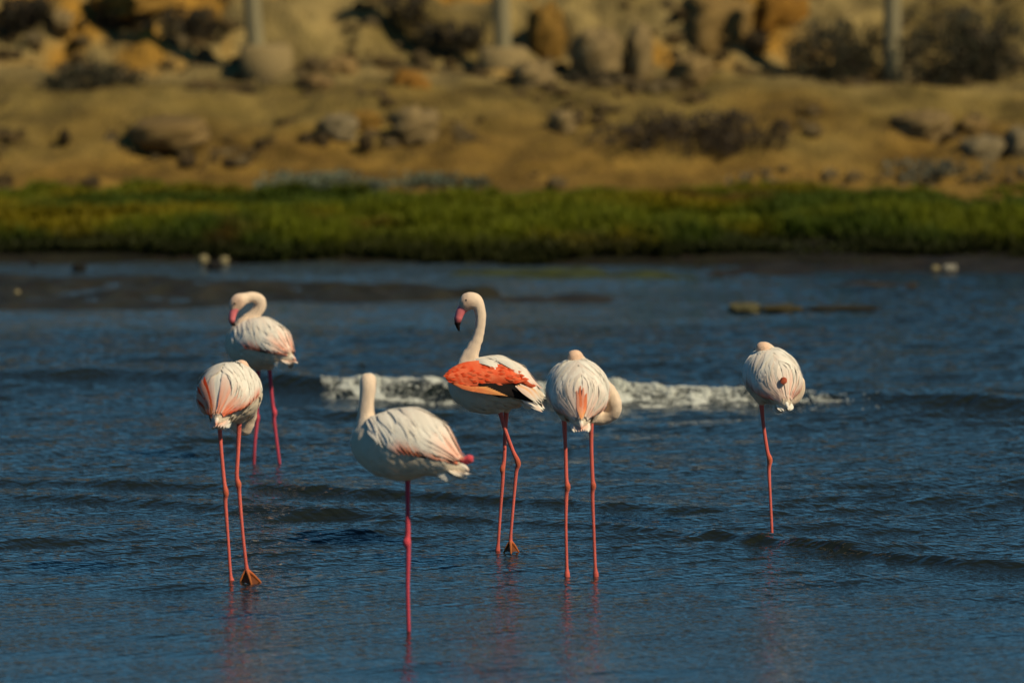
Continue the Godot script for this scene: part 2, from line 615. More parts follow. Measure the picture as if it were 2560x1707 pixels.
func left_bird() -> void:
	var b := new_bird(Vector3(-1.309, 0.000, -33.695), 16, 2, -4, Vector3(-0.045, 0.915, 0.000), 0.92, -0.11, "left foreground flamingo seen from behind, neck tucked away, one webbed foot lifted at the heel", 1)
	neck(b, [Vector4(0.014, 0.862, -0.100, 0.0600), Vector4(0.037, 0.793, -0.150, 0.0360), Vector4(0.015, 0.725, -0.170, 0.0300), Vector4(-0.032, 0.746, -0.190, 0.0290), Vector4(-0.042, 0.842, -0.190, 0.0290), Vector4(-0.019, 0.952, -0.150, 0.0300), Vector4(0.000, 1.011, -0.090, 0.0300), Vector4(0.002, 1.041, -0.040, 0.0310)])
	leg(b, [Vector4(-0.102, 0.788, 0.000, 0.0130), Vector4(-0.094, 0.651, 0.000, 0.0088), Vector4(-0.080, 0.494, 0.005, 0.0095), Vector4(-0.071, 0.437, 0.010, 0.0145), Vector4(-0.074, 0.388, 0.005, 0.0095), Vector4(-0.062, 0.207, 0.000, 0.0075), Vector4(-0.052, 0.049, 0.000, 0.0080), Vector4(-0.046, 0.006, 0.000, 0.0140), Vector4(-0.044, -0.025, 0.000, 0.0160)], SHANK, SHANK)
	leg(b, [Vector4(-0.005, 0.799, 0.000, 0.0130), Vector4(-0.012, 0.631, 0.010, 0.0092), Vector4(-0.018, 0.523, 0.020, 0.0100), Vector4(-0.010, 0.481, 0.025, 0.0145), Vector4(-0.006, 0.432, 0.020, 0.0095), Vector4(0.008, 0.251, 0.010, 0.0078), Vector4(0.022, 0.114, 0.010, 0.0082), Vector4(0.028, 0.065, 0.010, 0.0110)], SHANK, SHANK)
	foot(b, Vector3(0.028, 0.065, 0.010), [Vector3(-0.009, -0.004, 0.030), Vector3(0.057, -0.003, 0.120), Vector3(0.115, -0.016, 0.040)])
	finish_body(b, BELLY, Vector3(0.004, 1.045, 0.000))
	fan_tail(b, ROSE)
	folded_wing(b, -1, CREAM, 1, 1, 0, 96.0, 0.065, 0.03)
	folded_wing(b, 1, CREAM, 1, 1, 0, 96.0, 0.065, 0.03)
	lay(b, b.root, -1, -0.165, 26, -0.285, 32, 0.016, 0.02, 0.032, SCARLET, Color(0.86, 0.34, 0.12))
	lay(b, b.root, -1, -0.169, 32, -0.279, 39, 0.016, 0.02, 0.032, SALMON.lerp(CREAM, 0.3), ROSE)
	lay(b, b.root, -1, -0.173, 38, -0.273, 46, 0.016, 0.02, 0.032, SALMON.lerp(CREAM, 0.3), Color(0.86, 0.34, 0.12))
	lay(b, b.root, -1, -0.177, 44, -0.267, 53, 0.016, 0.02, 0.032, SCARLET, ROSE)
	lay(b, b.root, -1, -0.181, 50, -0.261, 60, 0.016, 0.02, 0.032, SALMON.lerp(CREAM, 0.3), Color(0.86, 0.34, 0.12))
	lay(b, b.root, -1, -0.185, 56, -0.255, 67, 0.016, 0.02, 0.032, SALMON.lerp(CREAM, 0.3), ROSE)
	lay(b, b.root, -1, -0.189, 62, -0.249, 74, 0.016, 0.02, 0.032, SCARLET, Color(0.86, 0.34, 0.12))
	lay(b, b.root, -1, -0.193, 68, -0.243, 81, 0.016, 0.02, 0.032, SALMON.lerp(CREAM, 0.3), ROSE)
	lay(b, b.root, -1, -0.197, 74, -0.237, 88, 0.016, 0.02, 0.032, SALMON.lerp(CREAM, 0.3), Color(0.86, 0.34, 0.12))


func preening_bird() -> void:
	var b := new_bird(Vector3(-1.359, 0.000, -38.697), -50, -6, 0, Vector3(-0.041, 0.661, 0.000), 0.92, -0.1, "farthest flamingo at the left, head bent down to preen its breast", 0.3)
	neck(b, [Vector4(-0.149, 0.692, -0.050, 0.0600), Vector4(-0.124, 0.758, -0.050, 0.0500), Vector4(-0.076, 0.808, -0.050, 0.0340), Vector4(-0.037, 0.859, -0.050, 0.0290), Vector4(-0.037, 0.901, -0.045, 0.0270), Vector4(-0.075, 0.921, -0.030, 0.0270), Vector4(-0.118, 0.913, -0.015, 0.0300), Vector4(-0.148, 0.902, 0.000, 0.0360), Vector4(-0.170, 0.874, 0.005, 0.0300), Vector4(-0.177, 0.855, 0.010, 0.0220)])
	leg(b, [Vector4(0.016, 0.545, 0.000, 0.0130), Vector4(0.026, 0.419, 0.000, 0.0095), Vector4(0.035, 0.322, 0.000, 0.0100), Vector4(0.044, 0.282, 0.005, 0.0150), Vector4(0.042, 0.237, 0.000, 0.0100), Vector4(0.058, 0.104, 0.000, 0.0085), Vector4(0.075, -0.036, 0.000, 0.0085)], MAGENTA, MAGENTA)
	leg(b, [Vector4(-0.048, 0.530, -0.050, 0.0130), Vector4(-0.049, 0.390, -0.050, 0.0095), Vector4(-0.054, 0.280, -0.050, 0.0100), Vector4(-0.052, 0.249, -0.050, 0.0150), Vector4(-0.056, 0.208, -0.050, 0.0100), Vector4(-0.067, 0.099, -0.050, 0.0085), Vector4(-0.074, -0.042, -0.050, 0.0085)], MAGENTA, MAGENTA)
	finish_body(b, BELLY, Vector3(-0.174, 0.871, 0.030))
	bill(b, [Vector4(-0.167, 0.867, 0.012, 0.0240), Vector4(-0.182, 0.836, 0.015, 0.0210), Vector4(-0.189, 0.803, 0.016, 0.0190), Vector4(-0.184, 0.778, 0.016, 0.0140), Vector4(-0.170, 0.764, 0.016, 0.0050)], 3)
	eye(b, Vector3(-0.173, 0.889, 0.038))
	fan_tail(b, ROSE)
	folded_wing(b, -1, CREAM, 0.8, 1, 3, 96.0, 0.04, 0)
	folded_wing(b, 1, CREAM, 0.8, 1, 3, 96.0, 0.04, 0)


func front_bird() -> void:
	var b := new_bird(Vector3(-0.477, 0.000, -32.007), -66, -3, 0, Vector3(-0.013, 0.860, 0.000), 1.1, -0.1, "nearest flamingo, standing on one leg with its neck upright and head turned away", 0.1)
	neck(b, [Vector4(-0.170, 0.873, -0.100, 0.0700), Vector4(-0.190, 0.947, -0.120, 0.0450), Vector4(-0.192, 1.010, -0.130, 0.0360), Vector4(-0.190, 1.071, -0.130, 0.0330), Vector4(-0.186, 1.114, -0.135, 0.0340), Vector4(-0.183, 1.139, -0.150, 0.0340), Vector4(-0.175, 1.115, -0.190, 0.0260)])
	leg(b, [Vector4(-0.001, 0.734, 0.000, 0.0140), Vector4(-0.001, 0.583, 0.000, 0.0105), Vector4(-0.001, 0.453, 0.000, 0.0125), Vector4(-0.005, 0.411, 0.005, 0.0195), Vector4(0.001, 0.366, 0.000, 0.0115), Vector4(-0.002, 0.201, 0.000, 0.0092), Vector4(0.002, 0.020, 0.000, 0.0095), Vector4(0.004, -0.050, 0.000, 0.0095)], MAGENTA, MAGENTA)
	leg(b, [Vector4(0.077, 0.760, 0.050, 0.0140), Vector4(0.167, 0.780, 0.100, 0.0110), Vector4(0.251, 0.804, 0.120, 0.0130), Vector4(0.283, 0.810, 0.120, 0.0215), Vector4(0.259, 0.793, 0.110, 0.0130), Vector4(0.167, 0.755, 0.060, 0.0090), Vector4(0.077, 0.734, 0.000, 0.0080)], MAGENTA, MAGENTA)
	finish_body(b, BELLY, Vector3(-0.176, 1.114, -0.200))
	bill(b, [Vector4(-0.177, 1.109, -0.190, 0.0220), Vector4(-0.172, 1.078, -0.215, 0.0180), Vector4(-0.170, 1.045, -0.215, 0.0120), Vector4(-0.172, 1.030, -0.205, 0.0040)], 2)
	fan_tail(b, BLUSH)
	folded_wing(b, -1, CREAM, 0.9, 1.05, 4, 96.0, 0.045, 0)
	folded_wing(b, 1, CREAM, 0.9, 1.05, 4, 96.0, 0.045, 0)


func middle_bird() -> void:
	var b := new_bird(Vector3(-0.035, 0.000, -34.894), -80, -4, 0, Vector3(-0.065, 0.831, 0.000), 0.93, -0.07, "middle flamingo facing left with its vivid orange and black wing drooped open", 0.2)
	neck(b, [Vector4(-0.163, 0.853, 0.000, 0.0750), Vector4(-0.195, 0.912, 0.000, 0.0500), Vector4(-0.173, 0.984, 0.000, 0.0380), Vector4(-0.139, 1.060, 0.000, 0.0290), Vector4(-0.121, 1.136, 0.000, 0.0260), Vector4(-0.121, 1.195, 0.000, 0.0260), Vector4(-0.134, 1.236, 0.000, 0.0290), Vector4(-0.160, 1.256, 0.000, 0.0370), Vector4(-0.184, 1.252, 0.000, 0.0380), Vector4(-0.201, 1.228, 0.000, 0.0260)])
	leg(b, [Vector4(-0.028, 0.721, 0.050, 0.0140), Vector4(-0.004, 0.629, 0.050, 0.0098), Vector4(0.037, 0.514, 0.050, 0.0098), Vector4(0.065, 0.449, 0.055, 0.0145), Vector4(0.056, 0.400, 0.050, 0.0095), Vector4(0.043, 0.258, 0.050, 0.0078), Vector4(0.030, 0.105, 0.050, 0.0078), Vector4(0.028, 0.055, 0.050, 0.0100)], SHANK, SHANK)
	foot(b, Vector3(0.028, 0.055, 0.050), [Vector3(-0.006, 0.000, 0.070), Vector3(0.030, 0.004, 0.150), Vector3(0.070, -0.001, 0.060)])
	leg(b, [Vector4(0.007, 0.706, -0.050, 0.0140), Vector4(0.000, 0.574, -0.050, 0.0095), Vector4(-0.004, 0.454, -0.050, 0.0095), Vector4(-0.013, 0.404, -0.045, 0.0140), Vector4(-0.011, 0.362, -0.050, 0.0095), Vector4(-0.024, 0.180, -0.050, 0.0075), Vector4(-0.033, 0.048, -0.050, 0.0078), Vector4(-0.037, -0.004, -0.050, 0.0130), Vector4(-0.039, -0.028, -0.050, 0.0140)], SHANK, SHANK)
	finish_body(b, BELLY, Vector3(-0.204, 1.228, 0.000))
	bill(b, [Vector4(-0.199, 1.228, 0.000, 0.0280), Vector4(-0.219, 1.204, 0.000, 0.0240), Vector4(-0.232, 1.173, 0.000, 0.0210), Vector4(-0.236, 1.145, 0.000, 0.0160), Vector4(-0.234, 1.125, 0.000, 0.0100), Vector4(-0.228, 1.103, 0.000, 0.0030)], 3)
	eye(b, Vector3(-0.193, 1.261, 0.036))
	fan_tail(b, CREAM)
	folded_wing(b, 1, CREAM, 0.5, 1.1, 0, 96.0, 0, 0)
	folded_wing(b, -1, CREAM, 0.3, 0.9, 0, 44)
	var sheet := [[Vector3(-0.300, 0.898, 0.120), Vector3(-0.268, 0.929, 0.125), Vector3(-0.216, 0.955, 0.125), Vector3(-0.160, 0.965, 0.120), Vector3(-0.104, 0.967, 0.112), Vector3(-0.047, 0.949, 0.108), Vector3(0.009, 0.944, 0.105), Vector3(0.056, 0.918, 0.100), Vector3(0.095, 0.877, 0.090), Vector3(0.130, 0.837, 0.080)], [Vector3(-0.300, 0.896, 0.165), Vector3(-0.278, 0.866, 0.170), Vector3(-0.229, 0.840, 0.170), Vector3(-0.173, 0.831, 0.165), Vector3(-0.112, 0.837, 0.157), Vector3(-0.047, 0.845, 0.153), Vector3(0.018, 0.853, 0.150), Vector3(0.069, 0.857, 0.145), Vector3(0.104, 0.850, 0.135), Vector3(0.132, 0.835, 0.125)]]
	var wing := open_wing(b, sheet)
	trace(b, wing, "flight_feather", [Vector3(-0.134, 0.859, 0.162), Vector3(-0.054, 0.824, 0.168), Vector3(0.026, 0.794, 0.145)], Vector3(0.1, 0.25, 0.96), 0.05, INK, INK, 0.7)
	trace(b, wing, "flight_feather", [Vector3(-0.116, 0.860, 0.160), Vector3(-0.037, 0.824, 0.165), Vector3(0.041, 0.793, 0.140)], Vector3(0.1, 0.25, 0.96), 0.05, INK, INK, 0.7)
	trace(b, wing, "flight_feather", [Vector3(-0.098, 0.861, 0.158), Vector3(-0.021, 0.824, 0.162), Vector3(0.055, 0.792, 0.136)], Vector3(0.1, 0.25, 0.96), 0.05, INK, INK, 0.7)
	trace(b, wing, "flight_feather", [Vector3(-0.079, 0.862, 0.157), Vector3(-0.005, 0.823, 0.158), Vector3(0.070, 0.790, 0.131)], Vector3(0.1, 0.25, 0.96), 0.05, INK, INK, 0.7)
	trace(b, wing, "flight_feather", [Vector3(-0.061, 0.863, 0.155), Vector3(0.011, 0.822, 0.155), Vector3(0.084, 0.787, 0.127)], Vector3(0.1, 0.25, 0.96), 0.05, INK, INK, 0.7)
	trace(b, wing, "flight_feather", [Vector3(-0.043, 0.864, 0.153), Vector3(0.028, 0.821, 0.152), Vector3(0.099, 0.783, 0.122)], Vector3(0.1, 0.25, 0.96), 0.05, INK, INK, 0.7)
	trace(b, wing, "flight_feather", [Vector3(-0.025, 0.865, 0.151), Vector3(0.044, 0.818, 0.149), Vector3(0.113, 0.778, 0.118)], Vector3(0.1, 0.25, 0.96), 0.05, INK, INK, 0.7)
	trace(b, wing, "flight_feather", [Vector3(-0.007, 0.866, 0.149), Vector3(0.060, 0.815, 0.146), Vector3(0.128, 0.771, 0.113)], Vector3(0.1, 0.25, 0.96), 0.05, INK, INK, 0.7)
	trace(b, wing, "flight_feather", [Vector3(0.011, 0.867, 0.147), Vector3(0.077, 0.812, 0.143), Vector3(0.143, 0.763, 0.109)], Vector3(0.1, 0.25, 0.96), 0.05, INK, INK, 0.7)
	trace(b, wing, "flight_feather", [Vector3(0.029, 0.868, 0.146), Vector3(0.093, 0.808, 0.139), Vector3(0.157, 0.753, 0.104)], Vector3(0.1, 0.25, 0.96), 0.05, INK, INK, 0.7)
	trace(b, wing, "flight_feather", [Vector3(0.047, 0.869, 0.144), Vector3(0.109, 0.803, 0.136), Vector3(0.172, 0.743, 0.100)], Vector3(0.1, 0.25, 0.96), 0.05, INK, INK, 0.7)
	trace(b, wing, "flight_feather", [Vector3(0.065, 0.870, 0.142), Vector3(0.126, 0.799, 0.133), Vector3(0.186, 0.733, 0.095)], Vector3(0.1, 0.25, 0.96), 0.05, INK, INK, 0.7)
	trace(b, wing, "covert", [Vector3(-0.267, 0.864, 0.170), Vector3(-0.172, 0.833, 0.182), Vector3(-0.082, 0.843, 0.172)], Vector3(0, 0.10, 0.95), 0.022, Color(0.86, 0.22, 0.08), Color(0.86, 0.40, 0.14), 0.6)
	trace(b, wing, "covert", [Vector3(-0.262, 0.862, 0.170), Vector3(-0.168, 0.832, 0.182), Vector3(-0.070, 0.837, 0.172)], Vector3(0, 0.15, 0.95), 0.022, Color(0.86, 0.22, 0.08), Color(0.86, 0.40, 0.14), 0.6)
	trace(b, wing, "covert", [Vector3(-0.256, 0.859, 0.170), Vector3(-0.163, 0.831, 0.182), Vector3(-0.058, 0.831, 0.172)], Vector3(0, 0.20, 0.95), 0.022, Color(0.86, 0.22, 0.08), Color(0.86, 0.40, 0.14), 0.6)
	trace(b, wing, "covert", [Vector3(-0.250, 0.857, 0.170), Vector3(-0.158, 0.830, 0.182), Vector3(-0.046, 0.825, 0.172)], Vector3(0, 0.25, 0.95), 0.022, Color(0.86, 0.22, 0.08), Color(0.86, 0.40, 0.14), 0.6)
	trace(b, wing, "covert", [Vector3(-0.244, 0.854, 0.170), Vector3(-0.153, 0.830, 0.182), Vector3(-0.034, 0.820, 0.172)], Vector3(0, 0.10, 0.95), 0.022, Color(0.86, 0.22, 0.08), Color(0.86, 0.40, 0.14), 0.6)
	trace(b, wing, "covert", [Vector3(-0.238, 0.852, 0.170), Vector3(-0.148, 0.829, 0.182), Vector3(-0.022, 0.814, 0.172)], Vector3(0, 0.15, 0.95), 0.022, Color(0.86, 0.22, 0.08), Color(0.86, 0.40, 0.14), 0.6)
	trace(b, wing, "covert", [Vector3(-0.232, 0.849, 0.170), Vector3(-0.143, 0.828, 0.182), Vector3(-0.011, 0.808, 0.172)], Vector3(0, 0.20, 0.95), 0.022, Color(0.86, 0.22, 0.08), Color(0.86, 0.40, 0.14), 0.6)
	trace(b, wing, "covert", [Vector3(-0.226, 0.847, 0.170), Vector3(-0.138, 0.827, 0.182), Vector3(0.001, 0.803, 0.172)], Vector3(0, 0.25, 0.95), 0.022, Color(0.86, 0.22, 0.08), Color(0.86, 0.40, 0.14), 0.6)
	trace(b, wing, "covert", [Vector3(-0.220, 0.845, 0.170), Vector3(-0.134, 0.826, 0.182), Vector3(0.013, 0.797, 0.172)], Vector3(0, 0.10, 0.95), 0.022, Color(0.86, 0.22, 0.08), Color(0.86, 0.40, 0.14), 0.6)
	trace(b, wing, "covert", [Vector3(-0.220, 0.934, 0.146), Vector3(-0.203, 0.937, 0.147), Vector3(-0.185, 0.939, 0.146)], Vector3(-0.09, 0.25, 0.97), 0.014, SCARLET, SCARLET.lerp(SALMON, 0.52), 0.4)
	trace(b, wing, "covert", [Vector3(0.101, 0.852, 0.137), Vector3(0.118, 0.852, 0.138), Vector3(0.136, 0.851, 0.138)], Vector3(0.01, 0.25, 0.97), 0.014, SCARLET.lerp(SALMON, 0.5), SCARLET.lerp(SALMON, 0.42), 0.4)
	trace(b, wing, "covert", [Vector3(-0.250, 0.928, 0.146), Vector3(-0.233, 0.926, 0.148), Vector3(-0.215, 0.924, 0.147)], Vector3(0.07, 0.25, 0.97), 0.014, SCARLET, SCARLET.lerp(SALMON, 0.85), 0.4)
	trace(b, wing, "covert", [Vector3(0.059, 0.897, 0.127), Vector3(0.076, 0.896, 0.128), Vector3(0.093, 0.896, 0.127)], Vector3(0.05, 0.25, 0.97), 0.014, SCARLET, SCARLET.lerp(SALMON, 0.88), 0.4)
	trace(b, wing, "covert", [Vector3(0.085, 0.877, 0.111), Vector3(0.102, 0.876, 0.112), Vector3(0.120, 0.875, 0.111)], Vector3(0.00, 0.25, 0.97), 0.014, SCARLET.lerp(SALMON, 0.5), SCARLET.lerp(SALMON, 0.34), 0.4)
	trace(b, wing, "covert", [Vector3(-0.099, 0.942, 0.131), Vector3(-0.081, 0.940, 0.132), Vector3(-0.064, 0.939, 0.132)], Vector3(0.01, 0.25, 0.97), 0.014, SCARLET.lerp(SALMON, 0.5), SCARLET.lerp(SALMON, 0.44), 0.4)
	trace(b, wing, "covert", [Vector3(0.097, 0.861, 0.136), Vector3(0.115, 0.857, 0.137), Vector3(0.132, 0.853, 0.137)], Vector3(0.00, 0.25, 0.97), 0.014, SCARLET.lerp(SALMON, 0.5), SCARLET.lerp(SALMON, 0.53), 0.4)
	trace(b, wing, "covert", [Vector3(-0.032, 0.903, 0.150), Vector3(-0.015, 0.904, 0.151), Vector3(0.002, 0.904, 0.151)], Vector3(0.06, 0.25, 0.97), 0.014, SCARLET, SCARLET.lerp(SALMON, 0.23), 0.4)
	trace(b, wing, "covert", [Vector3(-0.298, 0.897, 0.171), Vector3(-0.281, 0.895, 0.172), Vector3(-0.263, 0.893, 0.172)], Vector3(-0.01, 0.25, 0.97), 0.014, SCARLET, SCARLET.lerp(SALMON, 0.47), 0.4)
	trace(b, wing, "covert", [Vector3(0.121, 0.838, 0.109), Vector3(0.138, 0.841, 0.110), Vector3(0.156, 0.842, 0.110)], Vector3(0.03, 0.25, 0.97), 0.014, SCARLET, SCARLET.lerp(SALMON, 0.42), 0.4)
	trace(b, wing, "covert", [Vector3(-0.166, 0.870, 0.168), Vector3(-0.148, 0.868, 0.169), Vector3(-0.131, 0.866, 0.169)], Vector3(0.08, 0.25, 0.97), 0.014, SCARLET, SCARLET.lerp(SALMON, 0.28), 0.4)
	trace(b, wing, "covert", [Vector3(-0.292, 0.907, 0.154), Vector3(-0.275, 0.906, 0.155), Vector3(-0.258, 0.905, 0.155)], Vector3(-0.05, 0.25, 0.97), 0.014, SCARLET.lerp(SALMON, 0.5), SCARLET.lerp(SALMON, 0.46), 0.4)
	trace(b, wing, "covert", [Vector3(-0.251, 0.902, 0.170), Vector3(-0.234, 0.900, 0.171), Vector3(-0.216, 0.897, 0.170)], Vector3(0.08, 0.25, 0.97), 0.014, SCARLET, SCARLET.lerp(SALMON, 0.96), 0.4)
	trace(b, wing, "covert", [Vector3(0.040, 0.863, 0.149), Vector3(0.057, 0.862, 0.151), Vector3(0.074, 0.860, 0.150)], Vector3(0.09, 0.25, 0.97), 0.014, SCARLET, SCARLET.lerp(SALMON, 0.82), 0.4)
	trace(b, wing, "covert", [Vector3(-0.138, 0.851, 0.162), Vector3(-0.121, 0.846, 0.163), Vector3(-0.104, 0.841, 0.163)], Vector3(-0.04, 0.25, 0.97), 0.014, SCARLET.lerp(SALMON, 0.5), SCARLET.lerp(SALMON, 0.35), 0.4)
	trace(b, wing, "covert", [Vector3(-0.114, 0.941, 0.136), Vector3(-0.097, 0.938, 0.137), Vector3(-0.080, 0.936, 0.137)], Vector3(-0.03, 0.25, 0.97), 0.014, SCARLET, SCARLET.lerp(SALMON, 0.21), 0.4)
	trace(b, wing, "covert", [Vector3(-0.297, 0.905, 0.149), Vector3(-0.279, 0.906, 0.150), Vector3(-0.262, 0.907, 0.149)], Vector3(-0.04, 0.25, 0.97), 0.014, SCARLET.lerp(SALMON, 0.5), SCARLET.lerp(SALMON, 0.28), 0.4)
	trace(b, wing, "covert", [Vector3(0.117, 0.842, 0.125), Vector3(0.134, 0.845, 0.126), Vector3(0.152, 0.846, 0.125)], Vector3(-0.09, 0.25, 0.97), 0.014, SCARLET, SCARLET.lerp(SALMON, 0.33), 0.4)
	trace(b, wing, "covert", [Vector3(0.007, 0.923, 0.130), Vector3(0.024, 0.923, 0.131), Vector3(0.041, 0.924, 0.130)], Vector3(-0.05, 0.25, 0.97), 0.014, SCARLET, SCARLET.lerp(SALMON, 1.00), 0.4)
	trace(b, wing, "covert", [Vector3(-0.277, 0.897, 0.172), Vector3(-0.260, 0.896, 0.173), Vector3(-0.242, 0.895, 0.173)], Vector3(0.10, 0.25, 0.97), 0.014, SCARLET.lerp(SALMON, 0.5), SCARLET.lerp(SALMON, 0.58), 0.4)
	trace(b, wing, "covert", [Vector3(-0.220, 0.906, 0.167), Vector3(-0.203, 0.906, 0.168), Vector3(-0.186, 0.906, 0.167)], Vector3(-0.05, 0.25, 0.97), 0.014, SCARLET, SCARLET.lerp(SALMON, 0.91), 0.4)
	trace(b, wing, "covert", [Vector3(0.072, 0.877, 0.141), Vector3(0.089, 0.878, 0.142), Vector3(0.107, 0.878, 0.142)], Vector3(-0.05, 0.25, 0.97), 0.014, SCARLET, SCARLET.lerp(SALMON, 0.37), 0.4)
	trace(b, wing, "covert", [Vector3(-0.230, 0.859, 0.174), Vector3(-0.213, 0.860, 0.175), Vector3(-0.196, 0.860, 0.174)], Vector3(0.09, 0.25, 0.97), 0.014, SCARLET, SCARLET.lerp(SALMON, 0.65), 0.4)
	trace(b, wing, "covert", [Vector3(0.120, 0.842, 0.123), Vector3(0.137, 0.840, 0.124), Vector3(0.154, 0.839, 0.124)], Vector3(0.06, 0.25, 0.97), 0.014, SCARLET.lerp(SALMON, 0.5), SCARLET.lerp(SALMON, 0.80), 0.4)
	trace(b, wing, "covert", [Vector3(-0.088, 0.940, 0.130), Vector3(-0.071, 0.938, 0.132), Vector3(-0.053, 0.936, 0.131)], Vector3(0.08, 0.25, 0.97), 0.014, SCARLET, SCARLET.lerp(SALMON, 0.94), 0.4)
	trace(b, wing, "covert", [Vector3(-0.175, 0.880, 0.169), Vector3(-0.158, 0.878, 0.170), Vector3(-0.140, 0.875, 0.170)], Vector3(0.06, 0.25, 0.97), 0.014, SCARLET.lerp(SALMON, 0.5), SCARLET.lerp(SALMON, 0.62), 0.4)
	trace(b, wing, "covert", [Vector3(-0.001, 0.886, 0.155), Vector3(0.017, 0.881, 0.156), Vector3(0.034, 0.877, 0.156)], Vector3(0.09, 0.25, 0.97), 0.014, SCARLET, SCARLET.lerp(SALMON, 0.26), 0.4)
	trace(b, wing, "covert", [Vector3(0.116, 0.840, 0.130), Vector3(0.133, 0.841, 0.131), Vector3(0.150, 0.841, 0.131)], Vector3(0.08, 0.25, 0.97), 0.014, SCARLET.lerp(SALMON, 0.5), SCARLET.lerp(SALMON, 0.30), 0.4)
	trace(b, wing, "covert", [Vector3(0.114, 0.844, 0.132), Vector3(0.131, 0.845, 0.134), Vector3(0.149, 0.845, 0.133)], Vector3(0.03, 0.25, 0.97), 0.014, SCARLET, SCARLET.lerp(SALMON, 0.66), 0.4)
	trace(b, wing, "covert", [Vector3(0.045, 0.864, 0.149), Vector3(0.062, 0.865, 0.151), Vector3(0.079, 0.865, 0.150)], Vector3(0.08, 0.25, 0.97), 0.014, SCARLET, SCARLET.lerp(SALMON, 0.21), 0.4)
	trace(b, wing, "covert", [Vector3(0.084, 0.878, 0.113), Vector3(0.101, 0.876, 0.114), Vector3(0.119, 0.875, 0.114)], Vector3(0.08, 0.25, 0.97), 0.014, SCARLET.lerp(SALMON, 0.5), SCARLET.lerp(SALMON, 0.64), 0.4)
	trace(b, wing, "covert", [Vector3(0.086, 0.874, 0.120), Vector3(0.103, 0.875, 0.121), Vector3(0.120, 0.876, 0.121)], Vector3(0.08, 0.25, 0.97), 0.014, SCARLET.lerp(SALMON, 0.5), SCARLET.lerp(SALMON, 0.82), 0.4)
	trace(b, wing, "covert", [Vector3(-0.102, 0.896, 0.158), Vector3(-0.085, 0.898, 0.159), Vector3(-0.067, 0.900, 0.159)], Vector3(0.02, 0.25, 0.97), 0.014, SCARLET, SCARLET.lerp(SALMON, 0.59), 0.4)
	trace(b, wing, "covert", [Vector3(0.084, 0.867, 0.141), Vector3(0.101, 0.866, 0.142), Vector3(0.119, 0.866, 0.142)], Vector3(0.05, 0.25, 0.97), 0.014, SCARLET, SCARLET.lerp(SALMON, 0.62), 0.4)
	trace(b, wing, "covert", [Vector3(-0.306, 0.896, 0.170), Vector3(-0.289, 0.896, 0.171), Vector3(-0.272, 0.896, 0.170)], Vector3(0.01, 0.25, 0.97), 0.014, SCARLET.lerp(SALMON, 0.5), SCARLET.lerp(SALMON, 0.50), 0.4)
	trace(b, wing, "covert", [Vector3(0.056, 0.895, 0.136), Vector3(0.073, 0.895, 0.137), Vector3(0.090, 0.895, 0.137)], Vector3(0.09, 0.25, 0.97), 0.014, SCARLET, SCARLET.lerp(SALMON, 0.28), 0.4)
	trace(b, wing, "covert", [Vector3(-0.281, 0.892, 0.174), Vector3(-0.264, 0.891, 0.175), Vector3(-0.247, 0.889, 0.175)], Vector3(-0.01, 0.25, 0.97), 0.014, SCARLET.lerp(SALMON, 0.5), SCARLET.lerp(SALMON, 0.89), 0.4)
	trace(b, wing, "covert", [Vector3(0.049, 0.908, 0.118), Vector3(0.067, 0.911, 0.119), Vector3(0.084, 0.913, 0.119)], Vector3(-0.04, 0.25, 0.97), 0.014, SCARLET.lerp(SALMON, 0.5), SCARLET.lerp(SALMON, 0.87), 0.4)
	trace(b, wing, "covert", [Vector3(-0.131, 0.868, 0.163), Vector3(-0.113, 0.863, 0.164), Vector3(-0.096, 0.859, 0.164)], Vector3(-0.06, 0.25, 0.97), 0.014, SCARLET, SCARLET.lerp(SALMON, 0.32), 0.4)
	trace(b, wing, "covert", [Vector3(-0.089, 0.916, 0.149), Vector3(-0.071, 0.913, 0.150), Vector3(-0.054, 0.910, 0.150)], Vector3(0.04, 0.25, 0.97), 0.014, SCARLET.lerp(SALMON, 0.5), SCARLET.lerp(SALMON, 0.20), 0.4)
	trace(b, wing, "covert", [Vector3(-0.186, 0.893, 0.168), Vector3(-0.169, 0.890, 0.169), Vector3(-0.152, 0.888, 0.169)], Vector3(-0.00, 0.25, 0.97), 0.014, SCARLET, SCARLET.lerp(SALMON, 0.26), 0.4)
	trace(b, wing, "covert", [Vector3(-0.223, 0.863, 0.173), Vector3(-0.206, 0.858, 0.174), Vector3(-0.189, 0.855, 0.174)], Vector3(0.10, 0.25, 0.97), 0.014, SCARLET, SCARLET.lerp(SALMON, 0.70), 0.4)
	trace(b, wing, "covert", [Vector3(0.010, 0.891, 0.153), Vector3(0.027, 0.887, 0.154), Vector3(0.045, 0.883, 0.154)], Vector3(-0.01, 0.25, 0.97), 0.014, SCARLET, SCARLET.lerp(SALMON, 0.93), 0.4)
	trace(b, wing, "covert", [Vector3(-0.193, 0.857, 0.170), Vector3(-0.176, 0.854, 0.171), Vector3(-0.158, 0.851, 0.171)], Vector3(-0.01, 0.25, 0.97), 0.014, SCARLET.lerp(SALMON, 0.5), SCARLET.lerp(SALMON, 0.31), 0.4)
	trace(b, wing, "covert", [Vector3(0.050, 0.895, 0.140), Vector3(0.067, 0.897, 0.141), Vector3(0.085, 0.899, 0.141)], Vector3(-0.08, 0.25, 0.97), 0.014, SCARLET.lerp(SALMON, 0.5), SCARLET.lerp(SALMON, 0.32), 0.4)
	trace(b, wing, "covert", [Vector3(0.062, 0.895, 0.125), Vector3(0.079, 0.896, 0.126), Vector3(0.096, 0.896, 0.125)], Vector3(0.02, 0.25, 0.97), 0.014, SCARLET.lerp(SALMON, 0.5), SCARLET.lerp(SALMON, 0.48), 0.4)
